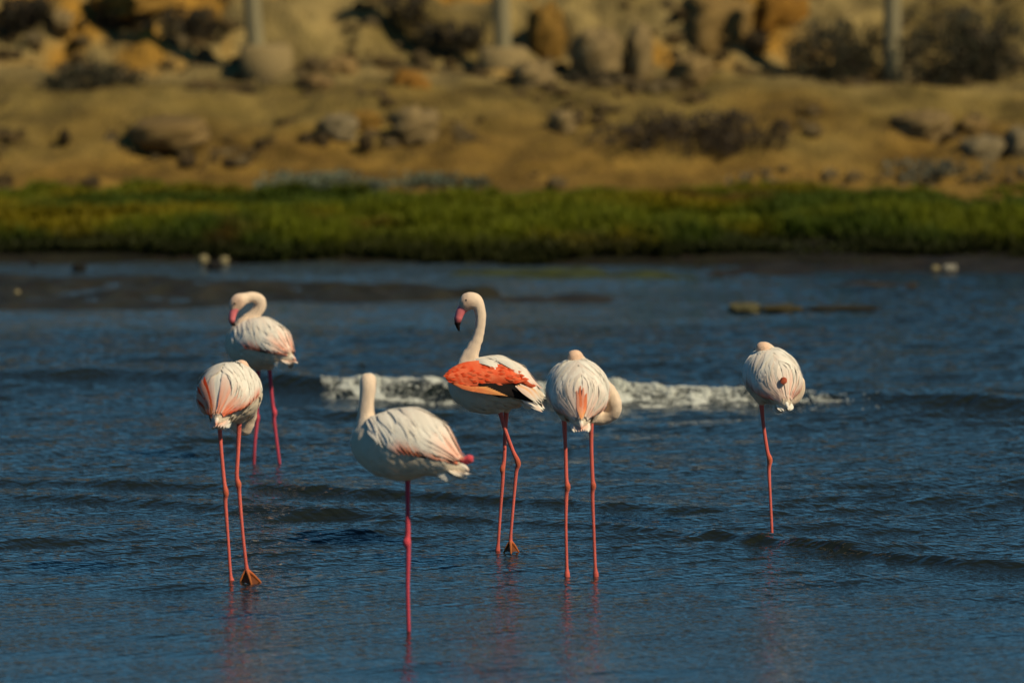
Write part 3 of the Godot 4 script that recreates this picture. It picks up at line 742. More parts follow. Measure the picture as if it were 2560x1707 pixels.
	trace(b, wing, "covert", [Vector3(-0.022, 0.931, 0.127), Vector3(-0.005, 0.929, 0.128), Vector3(0.013, 0.926, 0.127)], Vector3(-0.06, 0.25, 0.97), 0.014, SCARLET, SCARLET.lerp(SALMON, 0.72), 0.4)
	trace(b, wing, "covert", [Vector3(-0.176, 0.918, 0.157), Vector3(-0.159, 0.921, 0.158), Vector3(-0.142, 0.923, 0.157)], Vector3(0.09, 0.25, 0.97), 0.014, SCARLET, SCARLET.lerp(SALMON, 0.86), 0.4)
	trace(b, wing, "covert", [Vector3(0.065, 0.869, 0.147), Vector3(0.083, 0.869, 0.149), Vector3(0.100, 0.868, 0.148)], Vector3(0.02, 0.25, 0.97), 0.014, SCARLET.lerp(SALMON, 0.5), SCARLET.lerp(SALMON, 0.60), 0.4)
	trace(b, wing, "covert", [Vector3(-0.045, 0.860, 0.155), Vector3(-0.028, 0.854, 0.156), Vector3(-0.011, 0.849, 0.156)], Vector3(-0.08, 0.25, 0.97), 0.014, SCARLET.lerp(SALMON, 0.5), SCARLET.lerp(SALMON, 0.72), 0.4)
	trace(b, wing, "covert", [Vector3(0.011, 0.881, 0.154), Vector3(0.028, 0.876, 0.156), Vector3(0.045, 0.873, 0.155)], Vector3(-0.04, 0.25, 0.97), 0.014, SCARLET.lerp(SALMON, 0.5), SCARLET.lerp(SALMON, 0.94), 0.4)
	trace(b, wing, "covert", [Vector3(-0.138, 0.890, 0.163), Vector3(-0.120, 0.887, 0.164), Vector3(-0.103, 0.884, 0.164)], Vector3(-0.04, 0.25, 0.97), 0.014, SCARLET.lerp(SALMON, 0.5), SCARLET.lerp(SALMON, 0.38), 0.4)
	trace(b, wing, "covert", [Vector3(-0.180, 0.884, 0.169), Vector3(-0.162, 0.880, 0.170), Vector3(-0.145, 0.876, 0.170)], Vector3(-0.02, 0.25, 0.97), 0.014, SCARLET.lerp(SALMON, 0.5), SCARLET.lerp(SALMON, 0.52), 0.4)
	trace(b, wing, "covert", [Vector3(0.066, 0.887, 0.132), Vector3(0.083, 0.890, 0.133), Vector3(0.100, 0.893, 0.132)], Vector3(-0.06, 0.25, 0.97), 0.014, SCARLET, SCARLET.lerp(SALMON, 0.63), 0.4)
	trace(b, wing, "covert", [Vector3(0.018, 0.890, 0.153), Vector3(0.035, 0.885, 0.154), Vector3(0.052, 0.881, 0.153)], Vector3(0.02, 0.25, 0.97), 0.014, SCARLET, SCARLET.lerp(SALMON, 0.32), 0.4)
	trace(b, wing, "covert", [Vector3(-0.295, 0.884, 0.170), Vector3(-0.278, 0.878, 0.171), Vector3(-0.260, 0.873, 0.171)], Vector3(0.02, 0.25, 0.97), 0.014, SCARLET.lerp(SALMON, 0.5), SCARLET.lerp(SALMON, 0.45), 0.4)
	trace(b, wing, "covert", [Vector3(-0.285, 0.910, 0.158), Vector3(-0.268, 0.907, 0.159), Vector3(-0.250, 0.904, 0.158)], Vector3(0.08, 0.25, 0.97), 0.014, SCARLET, SCARLET.lerp(SALMON, 0.82), 0.4)
	trace(b, wing, "covert", [Vector3(-0.262, 0.917, 0.157), Vector3(-0.245, 0.914, 0.158), Vector3(-0.228, 0.911, 0.158)], Vector3(-0.07, 0.25, 0.97), 0.014, SCARLET, SCARLET.lerp(SALMON, 0.83), 0.4)
	trace(b, wing, "covert", [Vector3(0.011, 0.894, 0.152), Vector3(0.029, 0.894, 0.153), Vector3(0.046, 0.894, 0.153)], Vector3(0.00, 0.25, 0.97), 0.014, SCARLET.lerp(SALMON, 0.5), SCARLET.lerp(SALMON, 0.33), 0.4)
	trace(b, wing, "covert", [Vector3(-0.282, 0.918, 0.139), Vector3(-0.264, 0.921, 0.140), Vector3(-0.247, 0.923, 0.140)], Vector3(-0.09, 0.25, 0.97), 0.014, SCARLET, SCARLET.lerp(SALMON, 0.99), 0.4)
	trace(b, wing, "covert", [Vector3(-0.202, 0.856, 0.171), Vector3(-0.184, 0.851, 0.172), Vector3(-0.167, 0.848, 0.171)], Vector3(0.03, 0.25, 0.97), 0.014, SCARLET.lerp(SALMON, 0.5), SCARLET.lerp(SALMON, 0.96), 0.4)
	trace(b, wing, "covert", [Vector3(0.089, 0.863, 0.141), Vector3(0.107, 0.859, 0.142), Vector3(0.124, 0.856, 0.141)], Vector3(0.04, 0.25, 0.97), 0.014, SCARLET.lerp(SALMON, 0.5), SCARLET.lerp(SALMON, 0.64), 0.4)
	trace(b, wing, "covert", [Vector3(-0.084, 0.932, 0.135), Vector3(-0.066, 0.932, 0.137), Vector3(-0.049, 0.932, 0.136)], Vector3(-0.09, 0.25, 0.97), 0.014, SCARLET.lerp(SALMON, 0.5), SCARLET.lerp(SALMON, 0.33), 0.4)
	trace(b, wing, "covert", [Vector3(0.085, 0.875, 0.125), Vector3(0.102, 0.874, 0.126), Vector3(0.119, 0.872, 0.125)], Vector3(0.07, 0.25, 0.97), 0.014, SCARLET, SCARLET.lerp(SALMON, 0.46), 0.4)
	trace(b, wing, "covert", [Vector3(-0.146, 0.909, 0.159), Vector3(-0.129, 0.906, 0.160), Vector3(-0.112, 0.902, 0.160)], Vector3(-0.10, 0.25, 0.97), 0.014, SCARLET, SCARLET.lerp(SALMON, 0.97), 0.4)
	trace(b, wing, "covert", [Vector3(-0.260, 0.922, 0.151), Vector3(-0.242, 0.920, 0.152), Vector3(-0.225, 0.918, 0.151)], Vector3(-0.05, 0.25, 0.97), 0.014, SCARLET.lerp(SALMON, 0.5), SCARLET.lerp(SALMON, 0.64), 0.4)
	trace(b, wing, "covert", [Vector3(-0.100, 0.878, 0.161), Vector3(-0.083, 0.874, 0.162), Vector3(-0.066, 0.870, 0.161)], Vector3(0.10, 0.25, 0.97), 0.014, SCARLET, SCARLET.lerp(SALMON, 0.77), 0.4)
	trace(b, wing, "covert", [Vector3(0.103, 0.851, 0.135), Vector3(0.120, 0.845, 0.136), Vector3(0.137, 0.841, 0.136)], Vector3(0.07, 0.25, 0.97), 0.014, SCARLET, SCARLET.lerp(SALMON, 0.67), 0.4)
	trace(b, wing, "covert", [Vector3(-0.284, 0.892, 0.174), Vector3(-0.266, 0.892, 0.175), Vector3(-0.249, 0.892, 0.175)], Vector3(0.03, 0.25, 0.97), 0.014, SCARLET.lerp(SALMON, 0.5), SCARLET.lerp(SALMON, 0.92), 0.4)
	trace(b, wing, "covert", [Vector3(-0.033, 0.934, 0.122), Vector3(-0.016, 0.936, 0.123), Vector3(0.002, 0.938, 0.123)], Vector3(0.07, 0.25, 0.97), 0.014, SCARLET.lerp(SALMON, 0.5), SCARLET.lerp(SALMON, 0.73), 0.4)
	trace(b, wing, "covert", [Vector3(-0.192, 0.853, 0.170), Vector3(-0.175, 0.851, 0.171), Vector3(-0.158, 0.850, 0.170)], Vector3(0.07, 0.25, 0.97), 0.014, SCARLET.lerp(SALMON, 0.5), SCARLET.lerp(SALMON, 0.91), 0.4)
	trace(b, wing, "covert", [Vector3(0.095, 0.856, 0.138), Vector3(0.112, 0.852, 0.139), Vector3(0.130, 0.848, 0.139)], Vector3(0.02, 0.25, 0.97), 0.014, SCARLET.lerp(SALMON, 0.5), SCARLET.lerp(SALMON, 0.62), 0.4)
	trace(b, wing, "covert", [Vector3(0.119, 0.843, 0.121), Vector3(0.136, 0.841, 0.122), Vector3(0.153, 0.839, 0.121)], Vector3(-0.00, 0.25, 0.97), 0.014, SCARLET, SCARLET.lerp(SALMON, 0.64), 0.4)
	trace(b, wing, "covert", [Vector3(-0.034, 0.917, 0.140), Vector3(-0.016, 0.920, 0.141), Vector3(0.001, 0.922, 0.140)], Vector3(0.06, 0.25, 0.97), 0.014, SCARLET, SCARLET.lerp(SALMON, 0.93), 0.4)
	trace(b, wing, "covert", [Vector3(0.015, 0.923, 0.126), Vector3(0.032, 0.921, 0.127), Vector3(0.050, 0.919, 0.127)], Vector3(0.00, 0.25, 0.97), 0.014, SCARLET.lerp(SALMON, 0.5), SCARLET.lerp(SALMON, 0.20), 0.4)
	trace(b, wing, "covert", [Vector3(0.077, 0.869, 0.143), Vector3(0.095, 0.871, 0.144), Vector3(0.112, 0.872, 0.144)], Vector3(0.05, 0.25, 0.97), 0.014, SCARLET.lerp(SALMON, 0.5), SCARLET.lerp(SALMON, 0.23), 0.4)
	trace(b, wing, "covert", [Vector3(-0.096, 0.937, 0.136), Vector3(-0.079, 0.934, 0.137), Vector3(-0.062, 0.932, 0.136)], Vector3(0.05, 0.25, 0.97), 0.014, SCARLET, SCARLET.lerp(SALMON, 0.85), 0.4)
	trace(b, wing, "covert", [Vector3(-0.192, 0.908, 0.163), Vector3(-0.174, 0.911, 0.164), Vector3(-0.157, 0.913, 0.164)], Vector3(-0.02, 0.25, 0.97), 0.014, SCARLET.lerp(SALMON, 0.5), SCARLET.lerp(SALMON, 0.98), 0.4)
	trace(b, wing, "covert", [Vector3(0.048, 0.870, 0.150), Vector3(0.065, 0.866, 0.151), Vector3(0.082, 0.863, 0.151)], Vector3(0.06, 0.25, 0.97), 0.014, SCARLET, SCARLET.lerp(SALMON, 0.76), 0.4)
	trace(b, wing, "covert", [Vector3(-0.118, 0.937, 0.140), Vector3(-0.101, 0.934, 0.141), Vector3(-0.083, 0.932, 0.140)], Vector3(0.09, 0.25, 0.97), 0.014, SCARLET, SCARLET.lerp(SALMON, 0.42), 0.4)
	trace(b, wing, "covert", [Vector3(0.044, 0.897, 0.143), Vector3(0.061, 0.894, 0.144), Vector3(0.078, 0.891, 0.144)], Vector3(-0.04, 0.25, 0.97), 0.014, SCARLET.lerp(SALMON, 0.5), SCARLET.lerp(SALMON, 0.70), 0.4)
	trace(b, wing, "covert", [Vector3(-0.214, 0.896, 0.170), Vector3(-0.197, 0.896, 0.171), Vector3(-0.180, 0.896, 0.171)], Vector3(-0.04, 0.25, 0.97), 0.014, SCARLET, SCARLET.lerp(SALMON, 0.93), 0.4)
	trace(b, wing, "covert", [Vector3(-0.274, 0.884, 0.175), Vector3(-0.257, 0.878, 0.176), Vector3(-0.240, 0.874, 0.176)], Vector3(-0.07, 0.25, 0.97), 0.014, SCARLET, SCARLET.lerp(SALMON, 0.27), 0.4)
	trace(b, wing, "covert", [Vector3(-0.241, 0.858, 0.173), Vector3(-0.223, 0.852, 0.174), Vector3(-0.206, 0.847, 0.174)], Vector3(-0.00, 0.25, 0.97), 0.014, SCARLET.lerp(SALMON, 0.5), SCARLET.lerp(SALMON, 0.29), 0.4)
	trace(b, wing, "covert", [Vector3(-0.171, 0.902, 0.164), Vector3(-0.153, 0.903, 0.165), Vector3(-0.136, 0.904, 0.165)], Vector3(-0.05, 0.25, 0.97), 0.014, SCARLET.lerp(SALMON, 0.5), SCARLET.lerp(SALMON, 0.87), 0.4)
	trace(b, wing, "covert", [Vector3(-0.285, 0.872, 0.172), Vector3(-0.268, 0.869, 0.173), Vector3(-0.250, 0.866, 0.173)], Vector3(0.03, 0.25, 0.97), 0.014, SCARLET, SCARLET.lerp(SALMON, 0.93), 0.4)
	trace(b, wing, "covert", [Vector3(-0.292, 0.887, 0.173), Vector3(-0.275, 0.883, 0.174), Vector3(-0.258, 0.879, 0.173)], Vector3(-0.09, 0.25, 0.97), 0.014, SCARLET, SCARLET.lerp(SALMON, 0.81), 0.4)
	trace(b, wing, "covert", [Vector3(-0.247, 0.920, 0.155), Vector3(-0.230, 0.922, 0.156), Vector3(-0.212, 0.922, 0.155)], Vector3(-0.03, 0.25, 0.97), 0.014, SCARLET, SCARLET.lerp(SALMON, 0.99), 0.4)
	trace(b, wing, "covert", [Vector3(-0.028, 0.908, 0.147), Vector3(-0.011, 0.910, 0.148), Vector3(0.006, 0.911, 0.147)], Vector3(-0.06, 0.25, 0.97), 0.014, SCARLET.lerp(SALMON, 0.5), SCARLET.lerp(SALMON, 0.96), 0.4)
	trace(b, wing, "covert", [Vector3(0.110, 0.847, 0.134), Vector3(0.127, 0.849, 0.135), Vector3(0.144, 0.849, 0.135)], Vector3(0.08, 0.25, 0.97), 0.014, SCARLET.lerp(SALMON, 0.5), SCARLET.lerp(SALMON, 0.76), 0.4)
	trace(b, wing, "quill", [Vector3(0.069, 0.878, 0.100), Vector3(0.126, 0.831, 0.100), Vector3(0.186, 0.769, 0.075)], Vector3(0.3, 0.5, 0.8), 0.026, ROSE, ROSE, 0.45)
	trace(b, wing, "quill", [Vector3(0.061, 0.870, 0.100), Vector3(0.119, 0.820, 0.100), Vector3(0.182, 0.758, 0.075)], Vector3(0.3, 0.5, 0.8), 0.026, BLUSH, ROSE, 0.45)
	trace(b, wing, "quill", [Vector3(0.052, 0.861, 0.100), Vector3(0.113, 0.809, 0.100), Vector3(0.178, 0.747, 0.075)], Vector3(0.3, 0.5, 0.8), 0.026, ROSE, ROSE, 0.45)
	trace(b, wing, "quill", [Vector3(0.043, 0.852, 0.100), Vector3(0.106, 0.798, 0.100), Vector3(0.173, 0.737, 0.075)], Vector3(0.3, 0.5, 0.8), 0.026, BLUSH, ROSE, 0.45)
	trace(b, wing, "quill", [Vector3(0.035, 0.844, 0.100), Vector3(0.100, 0.787, 0.100), Vector3(0.169, 0.726, 0.075)], Vector3(0.3, 0.5, 0.8), 0.026, ROSE, CREAM, 0.45)
	trace(b, wing, "quill", [Vector3(0.026, 0.835, 0.100), Vector3(0.093, 0.776, 0.100), Vector3(0.165, 0.715, 0.075)], Vector3(0.3, 0.5, 0.8), 0.026, BLUSH, CREAM, 0.45)
	trace(b, wing, "quill", [Vector3(0.052, 0.846, 0.165), Vector3(0.113, 0.805, 0.165), Vector3(0.171, 0.746, 0.140)], Vector3(0.15, 0.35, 0.9), 0.026, BLUSH, CREAM, 0.45)
	trace(b, wing, "quill", [Vector3(0.063, 0.849, 0.155), Vector3(0.123, 0.808, 0.153), Vector3(0.178, 0.753, 0.128)], Vector3(0.15, 0.35, 0.9), 0.026, Color(0.86, 0.50, 0.26), CREAM, 0.45)
	trace(b, wing, "quill", [Vector3(0.074, 0.853, 0.145), Vector3(0.134, 0.811, 0.141), Vector3(0.184, 0.761, 0.116)], Vector3(0.15, 0.35, 0.9), 0.026, BLUSH, CREAM, 0.45)
	trace(b, wing, "quill", [Vector3(0.085, 0.856, 0.135), Vector3(0.145, 0.814, 0.129), Vector3(0.191, 0.768, 0.104)], Vector3(0.15, 0.35, 0.9), 0.026, Color(0.86, 0.50, 0.26), CREAM, 0.45)
	trace(b, wing, "tail_feather", [Vector3(0.069, 0.785, 0.125), Vector3(0.134, 0.751, 0.130), Vector3(0.186, 0.710, 0.115)], Vector3(0.1, 0.4, 0.9), 0.03, CREAM, BLUSH, 0.6)
	trace(b, wing, "tail_feather", [Vector3(0.078, 0.788, 0.113), Vector3(0.141, 0.754, 0.116), Vector3(0.193, 0.718, 0.101)], Vector3(0.1, 0.4, 0.9), 0.03, CREAM, CREAM, 0.6)
	trace(b, wing, "tail_feather", [Vector3(0.087, 0.792, 0.101), Vector3(0.147, 0.757, 0.102), Vector3(0.199, 0.725, 0.087)], Vector3(0.1, 0.4, 0.9), 0.03, CREAM, CREAM, 0.6)
	trace(b, wing, "tail_feather", [Vector3(0.095, 0.795, 0.089), Vector3(0.154, 0.760, 0.088), Vector3(0.193, 0.732, 0.073)], Vector3(0.1, 0.4, 0.9), 0.03, CREAM, BLUSH, 0.6)
	trace(b, wing, "tail_feather", [Vector3(0.104, 0.798, 0.077), Vector3(0.160, 0.763, 0.074), Vector3(0.186, 0.739, 0.059)], Vector3(0.1, 0.4, 0.9), 0.03, CREAM, CREAM, 0.6)
	trace(b, wing, "tail_feather", [Vector3(0.113, 0.801, 0.065), Vector3(0.167, 0.765, 0.060), Vector3(0.180, 0.746, 0.045)], Vector3(0.1, 0.4, 0.9), 0.03, CREAM, CREAM, 0.6)
	trace(b, wing, "scapular", [Vector3(-0.147, 0.974, 0.100), Vector3(-0.104, 0.964, 0.128), Vector3(-0.069, 0.939, 0.142)], Vector3(0.1, 0.5, 0.85), 0.034, CREAM, CREAM, 0.4)
	trace(b, wing, "scapular", [Vector3(-0.130, 0.972, 0.096), Vector3(-0.086, 0.957, 0.124), Vector3(-0.056, 0.937, 0.138)], Vector3(0.1, 0.5, 0.85), 0.034, CREAM, CREAM, 0.4)
	trace(b, wing, "scapular", [Vector3(-0.112, 0.969, 0.092), Vector3(-0.069, 0.950, 0.120), Vector3(-0.043, 0.921, 0.134)], Vector3(0.1, 0.5, 0.85), 0.034, CREAM, CREAM, 0.4)
	trace(b, wing, "scapular", [Vector3(-0.095, 0.966, 0.088), Vector3(-0.052, 0.943, 0.116), Vector3(-0.030, 0.919, 0.130)], Vector3(0.1, 0.5, 0.85), 0.034, CREAM, CREAM, 0.4)
	trace(b, wing, "scapular", [Vector3(-0.078, 0.964, 0.084), Vector3(-0.034, 0.936, 0.112), Vector3(-0.017, 0.903, 0.126)], Vector3(0.1, 0.5, 0.85), 0.034, CREAM, CREAM, 0.4)
	trace(b, wing, "scapular", [Vector3(-0.060, 0.961, 0.080), Vector3(-0.017, 0.929, 0.108), Vector3(-0.004, 0.900, 0.122)], Vector3(0.1, 0.5, 0.85), 0.034, CREAM, CREAM, 0.4)
	trace(b, wing, "scapular", [Vector3(-0.043, 0.969, 0.090), Vector3(0.039, 0.937, 0.122), Vector3(0.093, 0.854, 0.118)], Vector3(0.25, 0.45, 0.85), 0.03, CREAM, BLUSH, 0.4)
	trace(b, wing, "scapular", [Vector3(-0.030, 0.964, 0.086), Vector3(0.051, 0.926, 0.116), Vector3(0.103, 0.851, 0.111)], Vector3(0.25, 0.45, 0.85), 0.03, CREAM, CREAM, 0.4)
	trace(b, wing, "scapular", [Vector3(-0.017, 0.958, 0.082), Vector3(0.063, 0.914, 0.110), Vector3(0.113, 0.831, 0.104)], Vector3(0.25, 0.45, 0.85), 0.03, CREAM, CREAM, 0.4)
	trace(b, wing, "scapular", [Vector3(-0.004, 0.953, 0.078), Vector3(0.075, 0.903, 0.104), Vector3(0.123, 0.828, 0.097)], Vector3(0.25, 0.45, 0.85), 0.03, CREAM, BLUSH, 0.4)
	trace(b, wing, "scapular", [Vector3(0.009, 0.948, 0.074), Vector3(0.087, 0.891, 0.098), Vector3(0.133, 0.808, 0.090)], Vector3(0.25, 0.45, 0.85), 0.03, CREAM, CREAM, 0.4)
	trace(b, wing, "scapular", [Vector3(0.022, 0.943, 0.070), Vector3(0.099, 0.880, 0.092), Vector3(0.143, 0.805, 0.083)], Vector3(0.25, 0.45, 0.85), 0.03, CREAM, CREAM, 0.4)
	trace(b, wing, "scapular", [Vector3(0.035, 0.938, 0.066), Vector3(0.111, 0.868, 0.086), Vector3(0.153, 0.785, 0.076)], Vector3(0.25, 0.45, 0.85), 0.03, CREAM, BLUSH, 0.4)
	trace(b, wing, "scapular", [Vector3(0.048, 0.932, 0.062), Vector3(0.122, 0.857, 0.080), Vector3(0.163, 0.782, 0.069)], Vector3(0.25, 0.45, 0.85), 0.03, CREAM, CREAM, 0.4)
	trace(b, wing, "scapular", [Vector3(0.061, 0.927, 0.058), Vector3(0.134, 0.845, 0.074), Vector3(0.173, 0.761, 0.062)], Vector3(0.25, 0.45, 0.85), 0.03, CREAM, CREAM, 0.4)
	trace(b, wing, "scapular", [Vector3(0.074, 0.922, 0.054), Vector3(0.146, 0.834, 0.068), Vector3(0.183, 0.758, 0.055)], Vector3(0.25, 0.45, 0.85), 0.03, CREAM, BLUSH, 0.4)


func rear_view_bird() -> void:
	var b := new_bird(Vector3(0.332, 0.000, -33.951), -4, 11, 0, Vector3(-0.014, 0.903, 0.000), 0.94, -0.105, "flamingo seen squarely from behind on two legs, neck looped out at its right", 1)
	neck(b, [Vector4(0.026, 0.792, -0.100, 0.0600), Vector4(0.104, 0.762, -0.120, 0.0370), Vector4(0.159, 0.784, -0.110, 0.0340), Vector4(0.165, 0.834, -0.100, 0.0330), Vector4(0.134, 0.898, -0.100, 0.0320), Vector4(0.070, 0.956, -0.100, 0.0300), Vector4(0.010, 1.008, -0.070, 0.0300), Vector4(-0.026, 1.057, -0.030, 0.0340), Vector4(-0.031, 1.070, 0.000, 0.0340)])
	leg(b, [Vector4(-0.079, 0.767, 0.000, 0.0130), Vector4(-0.072, 0.622, 0.000, 0.0092), Vector4(-0.068, 0.478, 0.005, 0.0095), Vector4(-0.062, 0.436, 0.010, 0.0148), Vector4(-0.068, 0.389, 0.005, 0.0098), Vector4(-0.070, 0.239, 0.000, 0.0075), Vector4(-0.066, 0.058, 0.000, 0.0078), Vector4(-0.064, 0.004, 0.000, 0.0140), Vector4(-0.063, -0.038, 0.000, 0.0170)], SHANK, SHANK)
	leg(b, [Vector4(0.052, 0.767, 0.000, 0.0130), Vector4(0.054, 0.622, 0.000, 0.0092), Vector4(0.059, 0.482, 0.005, 0.0095), Vector4(0.063, 0.440, 0.010, 0.0145), Vector4(0.059, 0.393, 0.005, 0.0095), Vector4(0.065, 0.239, 0.000, 0.0075), Vector4(0.072, 0.058, 0.000, 0.0078), Vector4(0.076, 0.004, 0.000, 0.0140), Vector4(0.078, -0.038, 0.000, 0.0170)], SHANK, SHANK)
	finish_body(b, BELLY, Vector3(-0.031, 1.067, 0.030))
	fan_tail(b, ROSE)
	folded_wing(b, -1, CREAM, 0.3, 1.1, 0, 96.0, 0.03, 0.034)
	folded_wing(b, 1, CREAM, 0.3, 1.1, 0, 96.0, 0.03, 0.034)
	lay(b, b.root, -1, -0.205, 1, -0.295, 2, 0.015, 0.019, 0.026, SALMON, Color(0.86, 0.40, 0.16))
	lay(b, b.root, 1, -0.209, 5, -0.287, 7, 0.015, 0.019, 0.026, ROSE, Color(0.86, 0.40, 0.16))
	lay(b, b.root, -1, -0.213, 9, -0.279, 12, 0.015, 0.019, 0.026, ROSE, Color(0.86, 0.40, 0.16))
	lay(b, b.root, 1, -0.217, 13, -0.271, 17, 0.015, 0.019, 0.026, SALMON, Color(0.86, 0.40, 0.16))


func right_bird() -> void:
	var b := new_bird(Vector3(1.326, 0.000, -35.534), -18, 12, -6, Vector3(-0.010, 0.806, 0.000), 0.87, -0.09, "flamingo farthest to the right, asleep on one leg with its head on its back", 1)
	neck(b, [Vector4(0.034, 0.709, -0.100, 0.0600), Vector4(0.091, 0.683, -0.130, 0.0370), Vector4(0.131, 0.717, -0.130, 0.0330), Vector4(0.135, 0.767, -0.120, 0.0320), Vector4(0.096, 0.830, -0.110, 0.0300), Vector4(0.033, 0.888, -0.090, 0.0300), Vector4(-0.024, 0.934, -0.050, 0.0320), Vector4(-0.054, 0.955, 0.000, 0.0360)])
	leg(b, [Vector4(-0.060, 0.686, 0.000, 0.0130), Vector4(-0.048, 0.564, 0.000, 0.0090), Vector4(-0.028, 0.431, 0.005, 0.0095), Vector4(-0.015, 0.385, 0.010, 0.0145), Vector4(-0.019, 0.330, 0.005, 0.0095), Vector4(-0.012, 0.196, 0.000, 0.0075), Vector4(-0.005, 0.062, 0.000, 0.0075), Vector4(0.000, -0.049, 0.000, 0.0075)], SHANK, SHANK)
	leg(b, [Vector4(0.038, 0.750, 0.080, 0.0130), Vector4(0.049, 0.796, 0.140, 0.0110), Vector4(0.046, 0.810, 0.208, 0.0185), Vector4(0.044, 0.787, 0.160, 0.0100), Vector4(0.032, 0.728, 0.080, 0.0080)], KNEE, KNEE)
	finish_body(b, BELLY, Vector3(-0.064, 0.947, 0.030))
	fan_tail(b, CREAM)
	folded_wing(b, -1, CREAM, 0.42, 1, 0, 96.0, 0.045, 0.034)
	folded_wing(b, 1, CREAM, 0.42, 1, 0, 96.0, 0.045, 0.034)



# ---------------------------------------------------------------- water
var wave_k := PackedVector2Array()
var wave_a := PackedFloat32Array()
var wave_p := PackedFloat32Array()
const CREST_X := [-3.3, -2.8, -2.2, -1.6, -1.0, -0.5, 0.0, 0.5, 1.0, 1.5, 2.2, 3.0, 4.0]
const LEGS: Array[Vector2] = [Vector2(-1.355, -33.695), Vector2(-1.256, -33.632), Vector2(-1.286, -38.697), Vector2(-1.431, -38.697), Vector2(-0.477, -32.007), Vector2(-0.072, -34.928), Vector2(-0.004, -34.843), Vector2(0.269, -33.951), Vector2(0.409, -33.951), Vector2(1.326, -35.534)]
const CREST_A := [-43.286, -43.265, -43.239, -42.862, -42.421, -42.143, -42.078, -42.026, -41.968, -41.904, -41.782, -41.497, -41.441]
const HIGH_A := [0.055, 0.058, 0.0633, 0.0684, 0.0911, 0.0936, 0.0843, 0.079, 0.0738, 0.0691, 0.065, 0.065, 0.065]
const CREST_B := [-37.741, -37.731, -37.659, -37.536, -37.376, -37.189, -36.933, -36.671, -36.549, -36.402, -36.185, -36.035, -36.035]
const HIGH_B := [0.024, 0.024, 0.0263, 0.0289, 0.0329, 0.0327, 0.0308, 0.029, 0.0271, 0.0186, 0.0036, 0, 0]
const CREST_C := [-37.232, -37.215, -36.978, -36.73, -36.457, -36.21, -36.076, -35.859, -35.462, -34.994, -34.326, -34.016, -34.016]
const HIGH_C := [0.014, 0.014, 0.0254, 0.0314, 0.0335, 0.0303, 0.025, 0.0234, 0.0264, 0.0296, 0.03, 0.03, 0.03]

func crest(s: float, front: float, back: float) -> float:
	return exp(-pow(s / (front if s > 0.0 else back), 2.0))


func water_height(x: float, z: float) -> float:
	var far := -z
	var h := 0.0
	if far > 24.0 and far < 53.0 and absf(x) < 9.0:
		var w1 := rough.get_noise_2d(x * 40.0, z * 26.0)
		var w2 := soft.get_noise_2d(x * 9.0, z * 9.0)
		var s := z - along(CREST_X, CREST_A, x) - 0.10 * w2 - 0.05 * w1
		if absf(s) < 1.6:
			h += along(CREST_X, HIGH_A, x) * (1.0 + 0.35 * w1) * crest(s, 0.14, 0.5)
		s = z - along(CREST_X, CREST_B, x) - 0.07 * w2 - 0.04 * w1
		if absf(s) < 1.0:
			h += along(CREST_X, HIGH_B, x) * (1.0 + 0.5 * w1) * crest(s, 0.07, 0.26)
		s = z - along(CREST_X, CREST_C, x) - 0.07 * w2 + 0.05 * w1
		if absf(s) < 1.0:
			h += along(CREST_X, HIGH_C, x) * (1.0 + 0.5 * w1) * crest(s, 0.07, 0.26)
		s = z - along(CREST_X, CREST_A, x) - 1.1 - 0.2 * w2
		if absf(s) < 1.0:
			h += 0.018 * (1.0 + w1) * crest(s, 0.12, 0.3) * smooth(-x, -1.0, 2.0)
	var calm := 1.0 - 0.72 * smooth(-far, -35.2, -32.0)
	calm *= 1.0 - 0.25 * smooth(far, 45.6, 46.6) - 0.12 * smooth(far - 0.12 * x, 46.2, 46.6) * (1.0 - smooth(far + 0.1 * x, 48.3, 48.9)) * (1.0 - smooth(x, 1.0, 2.0))
	calm *= 1.0 + 0.45 * smooth(x, 0.5, 3.5)
	calm *= 0.75 + 0.9 * maxf(0.0, 0.35 + soft.get_noise_2d(x * 22.0, z * 14.0))
	var c := 0.0
	for j in wave_a.size():
		c += wave_a[j] * sin(wave_k[j].x * x + wave_k[j].y * z + wave_p[j])
	for j in LEGS.size():
		var r := Vector2(x - LEGS[j].x, z - LEGS[j].y).length()
		if r < 0.35:
			h += 0.0035 * cos(r * 120.0) * exp(-r * 13.0) * smooth(r, 0.0, 0.03)
	return h + c * calm


